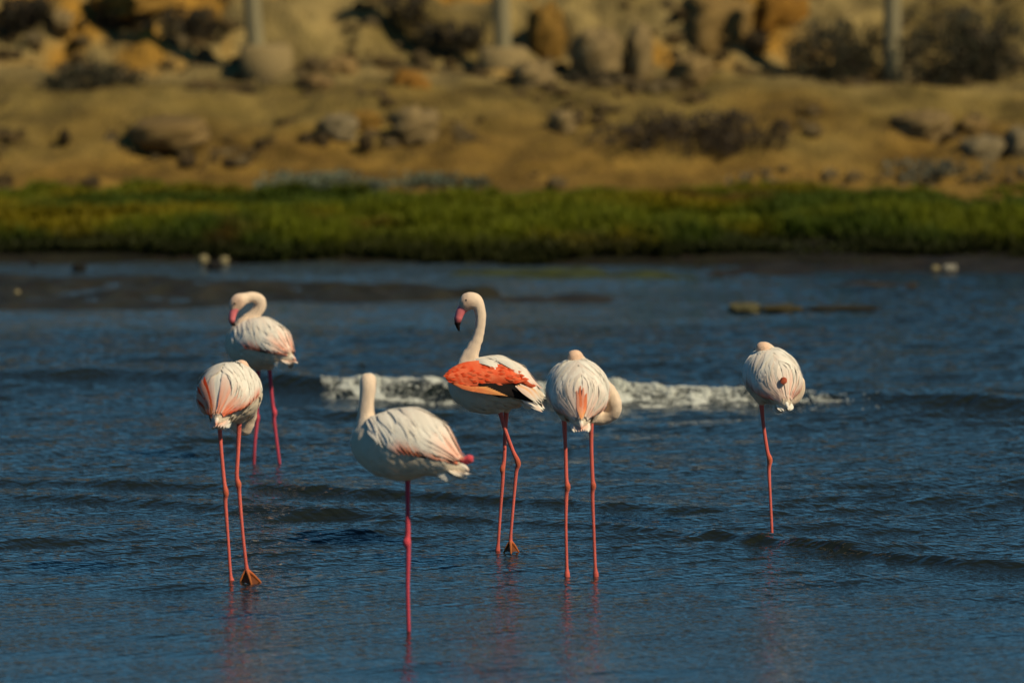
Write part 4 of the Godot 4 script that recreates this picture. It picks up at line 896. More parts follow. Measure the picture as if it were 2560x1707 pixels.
func make_water() -> void:
	rng.seed = 77
	for j in 15:
		var lambda := 0.12 * pow(9.0, j / 14.0)
		var a := rng.randf_range(-0.75, 0.75)
		var k := TAU / lambda
		wave_k.append(Vector2(sin(a), cos(a)) * k)
		wave_a.append(0.040 / k * (1.0 if lambda < 0.35 else 0.62))
		wave_p.append(rng.randf() * TAU)
	var xs := spread(-4.45, 4.45, 0.0165, 90.0)
	var zs := spread(-52.2, -28.9, 0.03, 90.0)
	var keep := PackedFloat32Array()
	for z in zs:
		if z > -56.0 and z < 40.0: keep.append(z)
	zs = keep
	var nx := xs.size()
	var nz := zs.size()
	var g := Geo.new()
	g.v.resize(nx * nz)
	g.uv.resize(nx * nz)
	g.i.resize((nx - 1) * (nz - 1) * 6)
	g.c.resize(nx * nz)
	var nor := PackedVector3Array()
	nor.resize(nx * nz)
	var at := 0
	for z in zs:
		for x in xs:
			g.v[at] = Vector3(x, water_height(x, z), z)
			g.uv[at] = Vector2(x, z) / 1.9
			# pale blue strip in the far water: reflected sky painted into the base colour
			var sky_band := smooth(-z - 0.12 * x, 46.3, 46.9) * (1.0 - smooth(x, 0.6, 2.6))
			g.c[at] = Color(0.013, 0.0185, 0.014).lerp(Color(0.036, 0.054, 0.062), sky_band)
			at += 1
	var t := 0
	for j in nz:
		for k in nx:
			at = j * nx + k
			var l := g.v[at - 1 if k > 0 else at]
			var r := g.v[at + 1 if k < nx - 1 else at]
			var u := g.v[at - nx if j > 0 else at]
			var d := g.v[at + nx if j < nz - 1 else at]
			nor[at] = Vector3(-(r.y - l.y) / (r.x - l.x), 1.0, -(d.y - u.y) / (d.z - u.z)).normalized()
			if k < nx - 1 and j < nz - 1:
				g.i[t] = at
				g.i[t + 1] = at + 1
				g.i[t + 2] = at + nx + 1
				g.i[t + 3] = at
				g.i[t + 4] = at + nx + 1
				g.i[t + 5] = at + nx
				t += 6
	# fine ripples: a tile of waves that close on themselves
	var n := 512
	var kx := PackedFloat32Array()
	var kz := PackedFloat32Array()
	var ka := PackedFloat32Array()
	var kp := PackedFloat32Array()
	for j in 26:
		var m := 17.0 * pow(6.0, j / 25.0)
		var a := rng.randf_range(-0.95, 0.95)
		var ix := roundf(m * sin(a))
		var iz := roundf(m * cos(a))
		kx.append(ix * TAU / n)
		kz.append(iz * TAU / n)
		ka.append(1.0 / maxf(m, 21.0))
		kp.append(rng.randf() * TAU)
	var pic := Image.create_empty(n, n, false, Image.FORMAT_RF)
	for y in n:
		for x in n:
			var s := 0.0
			for j in 26:
				s += ka[j] * sin(kx[j] * x + kz[j] * y + kp[j])
			pic.set_pixel(x, y, Color(0.5 + s, 0, 0))
	var ripples := ImageTexture.create_from_image(pic)
	# wind ripples: strongest over the open water, weakest in the lee nearest the camera
	var surfaces := ArrayMesh.new()
	var full := g.i
	var row := (nx - 1) * 6
	var from := 0
	var bands := [-36.0, -34.2, -32.8, -31.4, 1e9]
	for q in bands.size():
		var to := from
		while to < nz - 1 and zs[to] < bands[q]: to += 1
		var a := []
		a.resize(Mesh.ARRAY_MAX)
		var first := from * nx
		var last := (to + 1) * nx
		a[Mesh.ARRAY_VERTEX] = g.v.slice(first, last)
		a[Mesh.ARRAY_NORMAL] = nor.slice(first, last)
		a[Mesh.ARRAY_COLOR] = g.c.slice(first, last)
		a[Mesh.ARRAY_TEX_UV] = g.uv.slice(first, last)
		var idx := full.slice(from * row, to * row)
		for j in idx.size():
			idx[j] -= first
		a[Mesh.ARRAY_INDEX] = idx
		surfaces.add_surface_from_arrays(Mesh.PRIMITIVE_TRIANGLES, a)
		var m := StandardMaterial3D.new()
		m.vertex_color_use_as_albedo = true
		m.roughness = 0.07
		m.metallic_specular = 0.38
		m.heightmap_enabled = true
		m.heightmap_texture = ripples
		m.heightmap_scale = [2.1, 1.75, 1.4, 1.05, 0.8][q]
		surfaces.surface_set_material(q, m)
		from = to
	var o := MeshInstance3D.new()
	o.name = "water"
	o.mesh = surfaces
	add_child(o)
	tag(o, "rippled dark blue shallow water of the lagoon with low wave crests", "water", "", "structure")


# foam: clumps of bubbles that ride on a crest; "spots" says how thick it lies at each x
func make_foam(called: String, label: String, x0: float, x1: float, xs: Array, thick: Array, line: Array, count: int, run: float, rise: float, seed_value: int) -> void:
	rng.seed = seed_value
	var ball := SphereMesh.new()
	ball.radius = 1.0
	ball.height = 2.0
	ball.radial_segments = 8
	ball.rings = 4
	var places: Array[Transform3D] = []
	var tries := 0
	while places.size() < count and tries < count * 20:
		tries += 1
		var x := rng.randf_range(x0, x1)
		var s := rng.randf_range(-0.25, 1.0) * run
		var dense := along(xs, thick, x)
		if dense < 0.02: continue
		var clump := rough.get_noise_2d(x * 110.0 + 60.0 * rough.get_noise_2d(x * 30.0, s * 60.0), s * 70.0 + 50.0) + 0.7 * rough.get_noise_2d(x * 380.0 + 99.0, s * 140.0)
		dense *= clampf(0.62 + 1.1 * soft.get_noise_2d(x * 26.0, 77.0), 0.12, 1.0)
		var ragged := run * (0.75 + 0.55 * soft.get_noise_2d(x * 60.0, 400.0))
		var top := absf(s - 0.03) / ragged
		if rng.randf() > dense * (0.035 + 1.2 * smooth(clump, 0.0, 0.75)) * (1.0 - 0.97 * smooth(top, 0.12, 0.95)): continue
		var z := along(CREST_X, line, x) + s
		var r := rng.randf_range(0.0016, 0.0042) * (1.0 if rng.randf() < 0.97 else 2.4)
		var y := water_height(x, z) + rng.randf() * rng.randf() * rise * dense * maxf(0.0, 0.2 + clump) * (1.0 - smooth(top, 0.0, 0.5)) + r * 0.3
		places.append(Transform3D(Basis.from_scale(Vector3(r * rng.randf_range(0.9, 1.6), r * 0.75, r)), Vector3(x, y, z)))
	var mm := MultiMesh.new()
	mm.transform_format = MultiMesh.TRANSFORM_3D
	mm.mesh = ball
	mm.instance_count = places.size()
	for j in places.size():
		mm.set_instance_transform(j, places[j])
	var mat := StandardMaterial3D.new()
	mat.albedo_color = Color(0.62, 0.64, 0.58).linear_to_srgb()
	mat.roughness = 0.35
	ball.material = mat
	var o := MultiMeshInstance3D.new()
	o.name = numbered(called)
	o.multimesh = mm
	add_child(o)
	tag(o, label, "foam", "", "stuff")


# ---------------------------------------------------------------- bank
func ground_height(x: float, z: float) -> float:
	var d := -z
	var n := soft.get_noise_2d(x * 14.0, z * 14.0)
	var e := d + 0.25 * soft.get_noise_2d(x * 6.0 + 300.0, 0.0) + 0.012 * x * 3.0
	var h := along([0.0, 50.6, 51.4, 51.6, 54.3, 55.2, 57.4, 58.0, 59.2, 59.6, 60.4, 61.2, 64.0, 90.0], [-0.3, -0.2, 0.0, 0.05, 0.22, 0.28, 0.80, 0.87, 0.93, 1.0, 1.45, 1.5, 1.45, 1.3], e)
	if d > 54.0:
		h += 0.07 * n * smooth(d, 54.0, 57.0)
		h += 0.30 * (0.35 - absf(rough.get_noise_2d(x * 30.0, z * 24.0))) * smooth(d, 59.2, 60.0)
		h += 0.06 * rough.get_noise_2d(x * 60.0, z * 60.0) * smooth(d, 54.6, 55.6)
		h += 0.022 * rough.get_noise_2d(x * 190.0, z * 150.0)
	return h


func make_ground() -> void:
	var xs := spread(-6.0, 6.0, 0.055, 420.0)
	var zs0 := spread(-62.0, -50.0, 0.045, 700.0)
	var zs := PackedFloat32Array()
	for z in zs0:
		if z < 60.0: zs.append(z)
	var g := Geo.new()
	var nx := xs.size()
	for j in zs.size():
		var z := zs[j]
		for k in nx:
			var x := xs[k]
			var d := -z
			var n := soft.get_noise_2d(x * 20.0, z * 20.0)
			var n2 := rough.get_noise_2d(x * 55.0, z * 55.0)
			var ochre := Color(0.195, 0.118, 0.025)
			var sand := Color(0.171, 0.122, 0.034)
			var pale := Color(0.275, 0.209, 0.086)
			var c := ochre.lerp(sand, smooth(d + 1.2 * n, 55.3, 57.6))
			c = c.lerp(pale, smooth(d + 0.5 * n, 57.7, 58.8) * (0.6 + 0.5 * n))
			c = c.lerp(Color(0.257, 0.139, 0.023), smooth(n + 0.5 * n2, 0.25, 0.75) * smooth(d, 58.0, 59.5))
			c = c.lerp(Color(0.016, 0.015, 0.009), smooth(-d, -53.6, -52.5))
			g.point(Vector3(x, ground_height(x, z), z), c * (1.0 + 0.55 * n2 + 0.2 * n))
			if j and k:
				var t := g.v.size() - 1
				g.quad(t - nx - 1, t - nx, t, t - 1)
	var o := part("ground", g.mesh(), paint(0.95, noise_picture(0.02, 5, FastNoiseLite.TYPE_SIMPLEX, 5), 3.0, 1.6), self)
	tag(o, "sandy ochre bank that rises in steps behind the green marsh plants", "ground", "", "structure")


func boulder(called: String, at: Vector3, size: Vector3, turn: float, tint: Color, seed_value: int, label: String, category := "boulder", group := "boulders on the sandy bank", jag := 0.3) -> MeshInstance3D:
	var g := Geo.new()
	var rings := 15
	var seg := 22
	var off := Vector3(seed_value * 13.7, seed_value * 3.1, 0)
	for r in rings + 1:
		for s in seg:
			var a := PI * r / rings
			var q := TAU * s / seg
			var dir := Vector3(sin(a) * cos(q), cos(a), sin(a) * sin(q))
			var n := rough.get_noise_3dv(dir * 62.0 + off) * jag + jag * 0.9 * soft.get_noise_3dv(dir * 70.0 + off)
			var box := 1.0 / maxf(maxf(absf(dir.x), absf(dir.y)), absf(dir.z))
			var p := dir * lerpf(1.0, box, 0.32) * (1.0 + n - 0.5 * jag * absf(rough.get_noise_3dv(dir * 40.0 - off)))
			var col := tint * (1.0 + 0.5 * rough.get_noise_3dv(dir * 150.0 + off))
			g.point(p * size * 0.5, col)
	for r in rings:
		for s in seg:
			var x := r * seg + s
			var y := r * seg + (s + 1) % seg
			g.quad(x, y, y + seg, x + seg)
	var o := part(called, g.mesh(), m_rock, self)
	o.position = at
	o.rotation.y = turn
	tag(o, label, category, group)
	return o


# a low bush: dry twigs and a crown of small leaves spread through its volume
func shrub(called: String, at: Vector3, size: Vector3, leaves: int, tint: Color, tint2: Color, seed_value: int, label: String, group := "dark dry shrubs on the bank", leaf := 0.035) -> void:
	rng.seed = seed_value
	var o := thing(called, at, label, "shrub", group)
	var g := Geo.new()
	for n in 26:
		var a := rng.randf() * TAU
		var tip := Vector3(cos(a) * size.x * 0.46, size.y * rng.randf_range(0.35, 0.95), sin(a) * size.z * 0.46) * Vector3(rng.randf_range(0.3, 1), 1, rng.randf_range(0.3, 1))
		var root := Vector3(rng.randf_range(-0.35, 0.35) * size.x, -0.03, rng.randf_range(-0.25, 0.25) * size.z)
		tube(g, [root, root.lerp(tip, 0.5) + Vector3(0, 0.02, 0), tip], [0.010, 0.007, 0.003], [Color(0.07, 0.05, 0.035), Color(0.07, 0.05, 0.035), Color(0.09, 0.07, 0.05)], 5, 2)
	part("stem", g.mesh(), m_plant, o)
	g = Geo.new()
	var made := 0
	var off := seed_value * 7.3
	while made < leaves:
		var p := Vector3(rng.randf_range(-1, 1), rng.randf(), rng.randf_range(-1, 1))
		var edge := 1.0 + 0.55 * rough.get_noise_2d(atan2(p.z, p.x) * 60.0 + off, p.y * 40.0)
		if p.length() > edge: continue
		var clump := soft.get_noise_3d(p.x * 75.0 + off, p.y * 55.0, p.z * 75.0)
		if clump < -0.12 + 0.2 * rng.randf() and rng.randf() < 0.8: continue
		made += 1
		var w := p * Vector3(size.x * 0.5, size.y, size.z * 0.5)
		var dir := (Vector3(p.x, 0.55 + p.y, p.z) + Vector3(rng.randf_range(-1, 1), rng.randf_range(-1, 1), rng.randf_range(-1, 1)) * 0.9).normalized()
		var across := dir.cross(Vector3(rng.randf_range(-1, 1), rng.randf_range(-1, 1), rng.randf_range(-1, 1))).normalized()
		var l := leaf * rng.randf_range(0.6, 1.4)
		var c := tint.lerp(tint2, rng.randf()) * rng.randf_range(0.75, 1.25)
		var k := g.point(w, c)
		g.point(w + dir * l * 0.5 + across * l * 0.28, c)
		g.point(w + dir * l, c)
		g.point(w + dir * l * 0.5 - across * l * 0.28, c)
		g.quad(k, k + 1, k + 2, k + 3)
	var f := part("foliage", g.mesh(), m_plant, o)
	f.set_meta("kind", "stuff")


func make_marsh() -> void:
	rng.seed = 31
	var g := Geo.new()
	for n in 11:
		var a := rng.randf() * TAU
		var lean := rng.randf_range(0.05, 0.5)
		var root := Vector3(cos(a), 0, sin(a)) * rng.randf() * 0.03
		var tip := root + Vector3(cos(a) * lean, 1.0 - lean * 0.4, sin(a) * lean) * rng.randf_range(0.6, 1.0)
		var across := Vector3(-sin(a), 0, cos(a)) * 0.032
		var mid := root.lerp(tip, 0.55) + Vector3(0, 0.06, 0)
		var c := Color.WHITE * rng.randf_range(0.7, 1.15)
		var k := g.point(root - across * 0.5, c)
		g.point(root + across * 0.5, c)
		g.point(mid + across, c)
		g.point(mid - across, c)
		g.point(tip, c * 1.1)
		g.quad(k, k + 1, k + 2, k + 3)
		g.tri(k + 3, k + 2, k + 4)
	var tuft := g.mesh()
	tuft.surface_set_material(0, m_plant)
	var mm := MultiMesh.new()
	mm.transform_format = MultiMesh.TRANSFORM_3D
	mm.use_colors = true
	mm.mesh = tuft
	var places: Array[Transform3D] = []
	var tints: Array[Color] = []
	for n in 60000:
		var x := rng.randf_range(-8.5, 8.5)
		var z := -rng.randf_range(51.15, 55.1)
		var lump := soft.get_noise_2d(x * 20.0, z * 22.0)
		var fine := rough.get_noise_2d(x * 60.0, z * 50.0)
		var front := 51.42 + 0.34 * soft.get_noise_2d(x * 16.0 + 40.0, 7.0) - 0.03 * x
		var rear := 54.75 + 0.25 * fine
		if -z < front or -z > rear: continue
		if lump + 0.3 * fine < -0.42 and rng.randf() < 0.75: continue
		var hgt := (0.21 + 0.16 * lump + 0.10 * fine) * (0.55 + 0.45 * smooth(-z - front, 0.0, 0.6)) * rng.randf_range(0.7, 1.15) * (0.86 - 0.5 * smooth(-z, 53.0, 54.4))
		var b := Basis(Vector3.UP, rng.randf() * TAU).scaled(Vector3(0.26, hgt, 0.26))
		places.append(Transform3D(b, Vector3(x, ground_height(x, z) - 0.01, z)))
		var green := Color(0.112, 0.130, 0.0039)
		var gold := Color(0.188, 0.150, 0.0037)
		var deep := Color(0.055, 0.083, 0.0052)
		var rust := Color(0.11, 0.05, 0.008)
		var c := green.lerp(gold, smooth(soft.get_noise_2d(x * 12.0 + 80.0, z * 30.0) + 0.3 * fine - 0.03 * x, 0.0, 0.55))
		c = c.lerp(deep, smooth(soft.get_noise_2d(x * 15.0 - 60.0, z * 18.0) + 0.04 * x, 0.05, 0.5))
		c = c.lerp(rust, 0.8 * smooth(rough.get_noise_2d(x * 14.0 + 500.0, z * 10.0), 0.3, 0.55))
		c = c.lerp(Color(0.024, 0.027, 0.007), 0.9 * (1.0 - smooth(-z - front + 0.5 * lump + 0.35 * fine, 0.10, 0.75)))  # shade low along the front plants, painted in as a dark tint
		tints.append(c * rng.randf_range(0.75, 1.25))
	mm.instance_count = places.size()
	for n in places.size():
		mm.set_instance_transform(n, places[n])
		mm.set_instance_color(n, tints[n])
	var o := MultiMeshInstance3D.new()
	o.name = "marsh_grass"
	o.multimesh = mm
	add_child(o)
	tag(o, "band of yellow green marsh plants growing along the far shore", "marsh plants", "", "stuff")


# loose small stones and clods strewn over the slope and the terrace
func make_rubble() -> void:
	rng.seed = 91
	var g := Geo.new()
	for r in 5:
		for s in 7:
			var dir := Vector3(sin(PI * r / 4.0) * cos(TAU * s / 7.0), cos(PI * r / 4.0), sin(PI * r / 4.0) * sin(TAU * s / 7.0))
			g.point(dir * (1.0 + 0.5 * rough.get_noise_3dv(dir * 60.0)), Color.WHITE)
	for r in 4:
		for s in 7:
			g.quad(r * 7 + s, r * 7 + (s + 1) % 7, r * 7 + 7 + (s + 1) % 7, r * 7 + 7 + s)
	var m := g.mesh()
	m.surface_set_material(0, m_rock)
	var places: Array[Transform3D] = []
	var tints: Array[Color] = []
	for n in 9000:
		var x := rng.randf_range(-7.5, 7.5)
		var z := -rng.randf_range(55.0, 61.0)
		if soft.get_noise_2d(x * 26.0, z * 26.0) + 0.5 * rough.get_noise_2d(x * 70.0, z * 70.0) + 0.35 * smooth(-z, 57.5, 59.5) < 0.34: continue
		var r := 0.012 + 0.075 * pow(rng.randf(), 4.0)
		places.append(Transform3D(Basis.from_euler(Vector3(rng.randf(), rng.randf() * TAU, rng.randf())).scaled(Vector3(r, r * 0.7, r)), Vector3(x, ground_height(x, z) + r * 0.2, z)))
		var c := Color(0.24, 0.16, 0.06).lerp(Color(0.09, 0.06, 0.025), rng.randf() * rng.randf() * 1.4).lerp(Color(0.34, 0.26, 0.13), rng.randf() * rng.randf())
		tints.append(c)
	var mm := MultiMesh.new()
	mm.transform_format = MultiMesh.TRANSFORM_3D
	mm.use_colors = true
	mm.mesh = m
	mm.instance_count = places.size()
	for n in places.size():
		mm.set_instance_transform(n, places[n])
		mm.set_instance_color(n, tints[n])
	var o := MultiMeshInstance3D.new()
	o.name = "rubble"
	o.multimesh = mm
	add_child(o)
	tag(o, "small loose stones and clods strewn over the sandy bank", "rubble", "", "stuff")


# a low spit of wet mud: its outline given as near and far edge over x
func mud(called: String, xs: Array, near: Array, far: Array, high: float, tint: Color, label: String) -> void:
	var g := Geo.new()
	var x0: float = xs[0]
	var x1: float = xs[-1]
	var nx := int((x1 - x0) / 0.05)
	for j in nx + 1:
		var x := lerpf(x0, x1, float(j) / nx)
		var a := along(xs, near, x) + 0.10 * rough.get_noise_2d(x * 40.0, 3.0) + 0.12 * soft.get_noise_2d(x * 20.0, 9.0)
		var b := along(xs, far, x) + 0.14 * soft.get_noise_2d(x * 26.0, 30.0)
		for k in 41:
			var t := k / 40.0
			var z := -lerpf(a, maxf(b, a + 0.02), t)
			var y := high * (pow(sin(PI * t), 0.6) * (0.55 + 0.9 * rough.get_noise_2d(x * 34.0, z * 50.0) + 0.6 * rough.get_noise_2d(x * 110.0, z * 110.0))) - 0.010
			g.point(Vector3(x, y, z), tint * (1.0 + 0.6 * rough.get_noise_2d(x * 130.0, z * 90.0)))
			if j and k:
				var q := g.v.size() - 1
				g.quad(q - 42, q - 41, q, q - 1)
	var m := paint(0.55, noise_picture(0.05, 4, FastNoiseLite.TYPE_SIMPLEX, 9), 1.5, 3.0)
	var o := part(called, g.mesh(), m, self)
	tag(o, label, "mud", "", "structure")


func fence_post(at: Vector3, lean: Vector3, block: Vector3, block_at: Vector3, turn: float, label: String) -> void:
	var o := thing("fence_post", at, label, "post", "concrete posts along the upper bank")
	var g := Geo.new()
	var tone := Color(0.25, 0.22, 0.125)
	tube(g, [Vector3(0, -0.05, 0), lean * 0.5, lean], [0.076, 0.072, 0.068], [tone, tone * 0.95, tone], 14, 4)
	part("shaft", g.mesh(), m_concrete, o)
	g = Geo.new()
	var bev := 0.025
	var h := block * 0.5
	for s in 2:
		for l in 4:
			var y: float = [-h.y, h.y - bev, h.y, h.y][l]
			var k: float = [0.0, 0.0, bev, bev][l]
			if s: continue
			for q in 4:
				var sx: float = [-1.0, 1.0, 1.0, -1.0][q]
				var sz: float = [-1.0, -1.0, 1.0, 1.0][q]
				g.point(Vector3(sx * (h.x - k), y, sz * (h.z - k)), Color(0.25, 0.185, 0.085))
	for l in 3:
		for q in 4:
			var x := l * 4 + q
			var y := l * 4 + (q + 1) % 4
			g.quad(x, y, y + 4, x + 4)
	g.quad(12, 13, 14, 15)
	var st := SurfaceTool.new()
	st.create_from(g.mesh(), 0)
	st.deindex()
	st.generate_normals()
	var b := part("footing", st.commit(), m_concrete, o)
	b.position = block_at
	b.rotation.y = turn


var m_rock: StandardMaterial3D
var m_plant: StandardMaterial3D
var m_concrete: StandardMaterial3D


func _ready() -> void:
	# camera: a long lens a little above head height of the bank, focused on the middle bird
	var cam := Camera3D.new()
	cam.name = "camera"
	cam.position = Vector3(0, 4.5, 0)
	cam.rotation = Vector3(-0.0985160, 0, 0)
	var lens := CameraAttributesPhysical.new()
	lens.frustum_focal_length = 247.45
	lens.frustum_focus_distance = 35.25
	lens.frustum_near = 0.5
	lens.frustum_far = 2000.0
	lens.exposure_aperture = 1.8
	cam.attributes = lens
	add_child(cam)
	cam.current = true

	# sky, sun, exposure
	var env := Environment.new()
	env.background_mode = Environment.BG_SKY
	var sky := ProceduralSkyMaterial.new()
	sky.sky_top_color = Color(0.014, 0.056, 0.135).linear_to_srgb()
	sky.sky_horizon_color = Color(0.12, 0.37, 0.58).linear_to_srgb()
	sky.sky_curve = 0.16
	sky.ground_horizon_color = Color(0.10, 0.09, 0.07).linear_to_srgb()
	sky.ground_bottom_color = Color(0.05, 0.045, 0.035).linear_to_srgb()
	sky.sun_angle_max = 12.0
	env.sky = Sky.new()
	env.sky.sky_material = sky
	env.tonemap_mode = Environment.TONE_MAPPER_LINEAR
	env.tonemap_exposure = 1.0
	env.sdfgi_enabled = true
	env.ssao_enabled = true
	env.ssil_enabled = true
	var world := WorldEnvironment.new()
	world.name = "world"
	world.environment = env
	add_child(world)
	var sun := DirectionalLight3D.new()
	sun.name = "sun"
	sun.light_energy = 1.35
	sun.light_color = Color(1.0, 0.84, 0.57).linear_to_srgb()
	sun.light_angular_distance = 0.5
	sun.shadow_enabled = true
	add_child(sun)
	sun.look_at_from_position(Vector3(0.80, 0.90, 0.60), Vector3.ZERO)

	rng.seed = 5
	rough.noise_type = FastNoiseLite.TYPE_SIMPLEX
	rough.frequency = 0.02
	rough.fractal_octaves = 4
	rough.seed = 3
	soft.noise_type = FastNoiseLite.TYPE_SIMPLEX
	soft.frequency = 0.02
	soft.fractal_octaves = 2
	soft.seed = 8
	var grain := noise_picture(0.045, 4, FastNoiseLite.TYPE_SIMPLEX, 21)
	m_body = paint(0.85, grain, 0.35, 7.0)
	m_body.rim_enabled = true
	m_body.rim = 0.25
	m_feather = paint(0.8, grain, 0.12, 9.0)
	m_feather.backlight_enabled = true
	m_feather.backlight = Color(0.25, 0.25, 0.25)
	m_horn = paint(0.4)
	m_eye = StandardMaterial3D.new()
	m_eye.albedo_color = Color(0.12, 0.08, 0.03)
	m_eye.roughness = 0.15
	m_rock = paint(0.92, grain, 3.0, 2.0)
	m_plant = paint(0.7)
	m_plant.backlight_enabled = true
	m_plant.backlight = Color(0.3, 0.3, 0.3)
	m_concrete = paint(0.9, grain, 0.6, 3.0)

	make_ground()
	make_water()
	make_foam("breaker_foam", "long line of pale broken foam on the wave behind the middle flamingos", -1.25, 2.4, [-1.17, -1.02, -0.9, -0.5, 0.1, 0.45, 1.2, 1.5, 1.9, 2.25], [0.0, 0.35, 0.9, 0.9, 0.45, 0.85, 0.8, 0.4, 0.15, 0.0], CREST_A, 36000, 0.40, 0.06, 12)
	mud("mudflat", [-6.325, -3.888, -3.583, -2.669, -1.755, -0.841, -0.384, -0.079], [47.573, 47.573, 47.573, 47.699, 48.016, 48.338, 48.468, 48.599], [50.503, 50.503, 50.433, 50.362, 50.083, 49.567, 49.128, 48.664], 0.06, Color(0.030, 0.028, 0.017), "flat dark spit of wet mud at the left below the marsh plants")
	mud("mudflat", [-0.078, 0.373, 0.975, 1.577, 1.818], [48.403, 48.403, 48.338, 48.209, 48.177], [48.533, 48.664, 48.631, 48.436, 48.209], 0.03, Color(0.030, 0.027, 0.020), "thin dark streak of mud between two strips of blue water")
	mud("mudflat", [2.159, 2.374, 2.712, 2.865], [49.262, 49.195, 49.195, 49.296], [49.397, 49.669, 49.669, 49.363], 0.05, Color(0.040, 0.030, 0.016), "small brown mud bank in the blue water at the far right")
	mud("mudflat", [1.337, 1.967, 2.913, 4.175, 6.382], [50.362, 50.397, 50.362, 50.362, 50.362], [50.967, 51.512, 51.882, 52.069, 52.069], 0.05, Color(0.026, 0.022, 0.014), "dark muddy shore below the marsh plants at the right")
	mud("mudflat", [-0.458, -0.082, 0.389, 0.953, 1.329], [50.292, 50.222, 50.187, 50.187, 50.222], [50.433, 50.716, 50.931, 51.003, 50.433], 0.04, Color(0.055, 0.065, 0.012), "low green weedy shore in front of the marsh plants")
	make_marsh()
	make_rubble()
	boulder("boulder", Vector3(-0.789, 0.650, -56.437), Vector3(0.366, 0.313, 0.350), 0.40, Color(0.290, 0.210, 0.095), 1, "pale rounded boulder on the slope, largest of those in the left half", "boulder", "boulders on the sandy bank", 0.30)
	boulder("boulder", Vector3(-1.400, 0.630, -56.425), Vector3(0.296, 0.248, 0.300), 0.90, Color(0.250, 0.200, 0.110), 2, "grey broken boulder on the sand beside small dark stones", "boulder", "boulders on the sandy bank", 0.30)
	boulder("boulder", Vector3(-1.197, 0.675, -56.705), Vector3(0.263, 0.185, 0.300), 0.20, Color(0.270, 0.155, 0.033), 3, "yellow flat boulder between the grey and the pale boulder", "boulder", "boulders on the sandy bank", 0.30)
	boulder("boulder", Vector3(-2.756, 0.604, -56.410), Vector3(0.643, 0.280, 0.800), 0.10, Color(0.231, 0.154, 0.058), 4, "wide low sandy boulder at the left of the slope", "boulder", "boulders on the sandy bank", 0.12)
	boulder("boulder", Vector3(0.400, 0.675, -56.692), Vector3(0.182, 0.185, 0.250), 0.50, Color(0.290, 0.210, 0.095), 5, "small pale rock alone on the slope left of the brown shrub", "boulder", "boulders on the sandy bank", 0.30)
	boulder("boulder", Vector3(3.314, 0.642, -56.462), Vector3(0.401, 0.289, 0.450), 0.70, Color(0.258, 0.179, 0.075), 6, "tan slanted boulder at the right with a dark shaded side", "boulder", "boulders on the sandy bank", 0.30)
	boulder("boulder", Vector3(3.732, 0.495, -55.877), Vector3(0.328, 0.246, 0.350), 0.30, Color(0.250, 0.200, 0.110), 7, "grey green boulder at the right just above the marsh plants", "boulder", "boulders on the sandy bank", 0.30)
	boulder("boulder", Vector3(4.025, 0.523, -55.877), Vector3(0.190, 0.337, 0.350), 0.30, Color(0.250, 0.200, 0.110), 8, "grey boulder cut by the right edge of the picture", "boulder", "boulders on the sandy bank", 0.30)
	boulder("boulder", Vector3(3.709, 0.639, -56.582), Vector3(0.210, 0.161, 0.250), 0.80, Color(0.245, 0.160, 0.058), 9, "small tan rock between the two right boulders", "boulder", "boulders on the sandy bank", 0.30)
	boulder("stone", Vector3(-2.013, 0.525, -56.120), Vector3(0.104, 0.112, 0.120), 0.00, Color(0.060, 0.042, 0.020), 10, "small dark stone on the sand at the foot of the slope, alone", "stone", "small dark stones on the sand", 0.30)
	boulder("stone", Vector3(-1.657, 0.551, -56.200), Vector3(0.118, 0.136, 0.120), 0.70, Color(0.060, 0.042, 0.020), 11, "small dark stone left of the grey boulder", "stone", "small dark stones on the sand", 0.30)
	boulder("stone", Vector3(-1.535, 0.554, -56.200), Vector3(0.104, 0.144, 0.120), 1.40, Color(0.060, 0.042, 0.020), 12, "small dark stone touching the grey boulder", "stone", "small dark stones on the sand", 0.30)
	boulder("stone", Vector3(-1.176, 0.540, -56.160), Vector3(0.111, 0.136, 0.120), 2.10, Color(0.060, 0.042, 0.020), 13, "small dark stone below the yellow boulder", "stone", "small dark stones on the sand", 0.30)
	boulder("stone", Vector3(-4.068, 0.590, -56.430), Vector3(0.105, 0.088, 0.120), 2.80, Color(0.060, 0.042, 0.020), 14, "small dark stone at the left edge of the slope", "stone", "small dark stones on the sand", 0.30)
	boulder("stone", Vector3(-3.591, 0.578, -56.340), Vector3(0.091, 0.120, 0.120), 3.50, Color(0.060, 0.042, 0.020), 15, "small dark stone on the left of the slope", "stone", "small dark stones on the sand", 0.30)
	boulder("stone", Vector3(-2.576, 0.419, -55.730), Vector3(0.189, 0.071, 0.120), 4.20, Color(0.060, 0.042, 0.020), 16, "flat dark stone low on the left sand", "stone", "small dark stones on the sand", 0.30)
	boulder("stone", Vector3(-2.240, 0.413, -55.710), Vector3(0.172, 0.071, 0.120), 4.90, Color(0.060, 0.042, 0.020), 17, "flat dark stone low on the sand right of another one", "stone", "small dark stones on the sand", 0.30)
	boulder("stone", Vector3(-2.984, 0.563, -56.290), Vector3(0.139, 0.104, 0.120), 5.60, Color(0.060, 0.042, 0.020), 18, "dark stone against the wide sandy boulder", "stone", "small dark stones on the sand", 0.30)
	boulder("stone", Vector3(1.716, 0.785, -57.280), Vector3(0.120, 0.073, 0.120), 6.30, Color(0.060, 0.042, 0.020), 19, "dark flat stone near the top of the slope above the brown shrub", "stone", "small dark stones on the sand", 0.30)
	boulder("stone", Vector3(-1.813, 0.664, -56.750), Vector3(0.210, 0.081, 0.120), 7.00, Color(0.060, 0.042, 0.020), 20, "dark flat ledge stone left of the grey boulder", "stone", "small dark stones on the sand", 0.30)
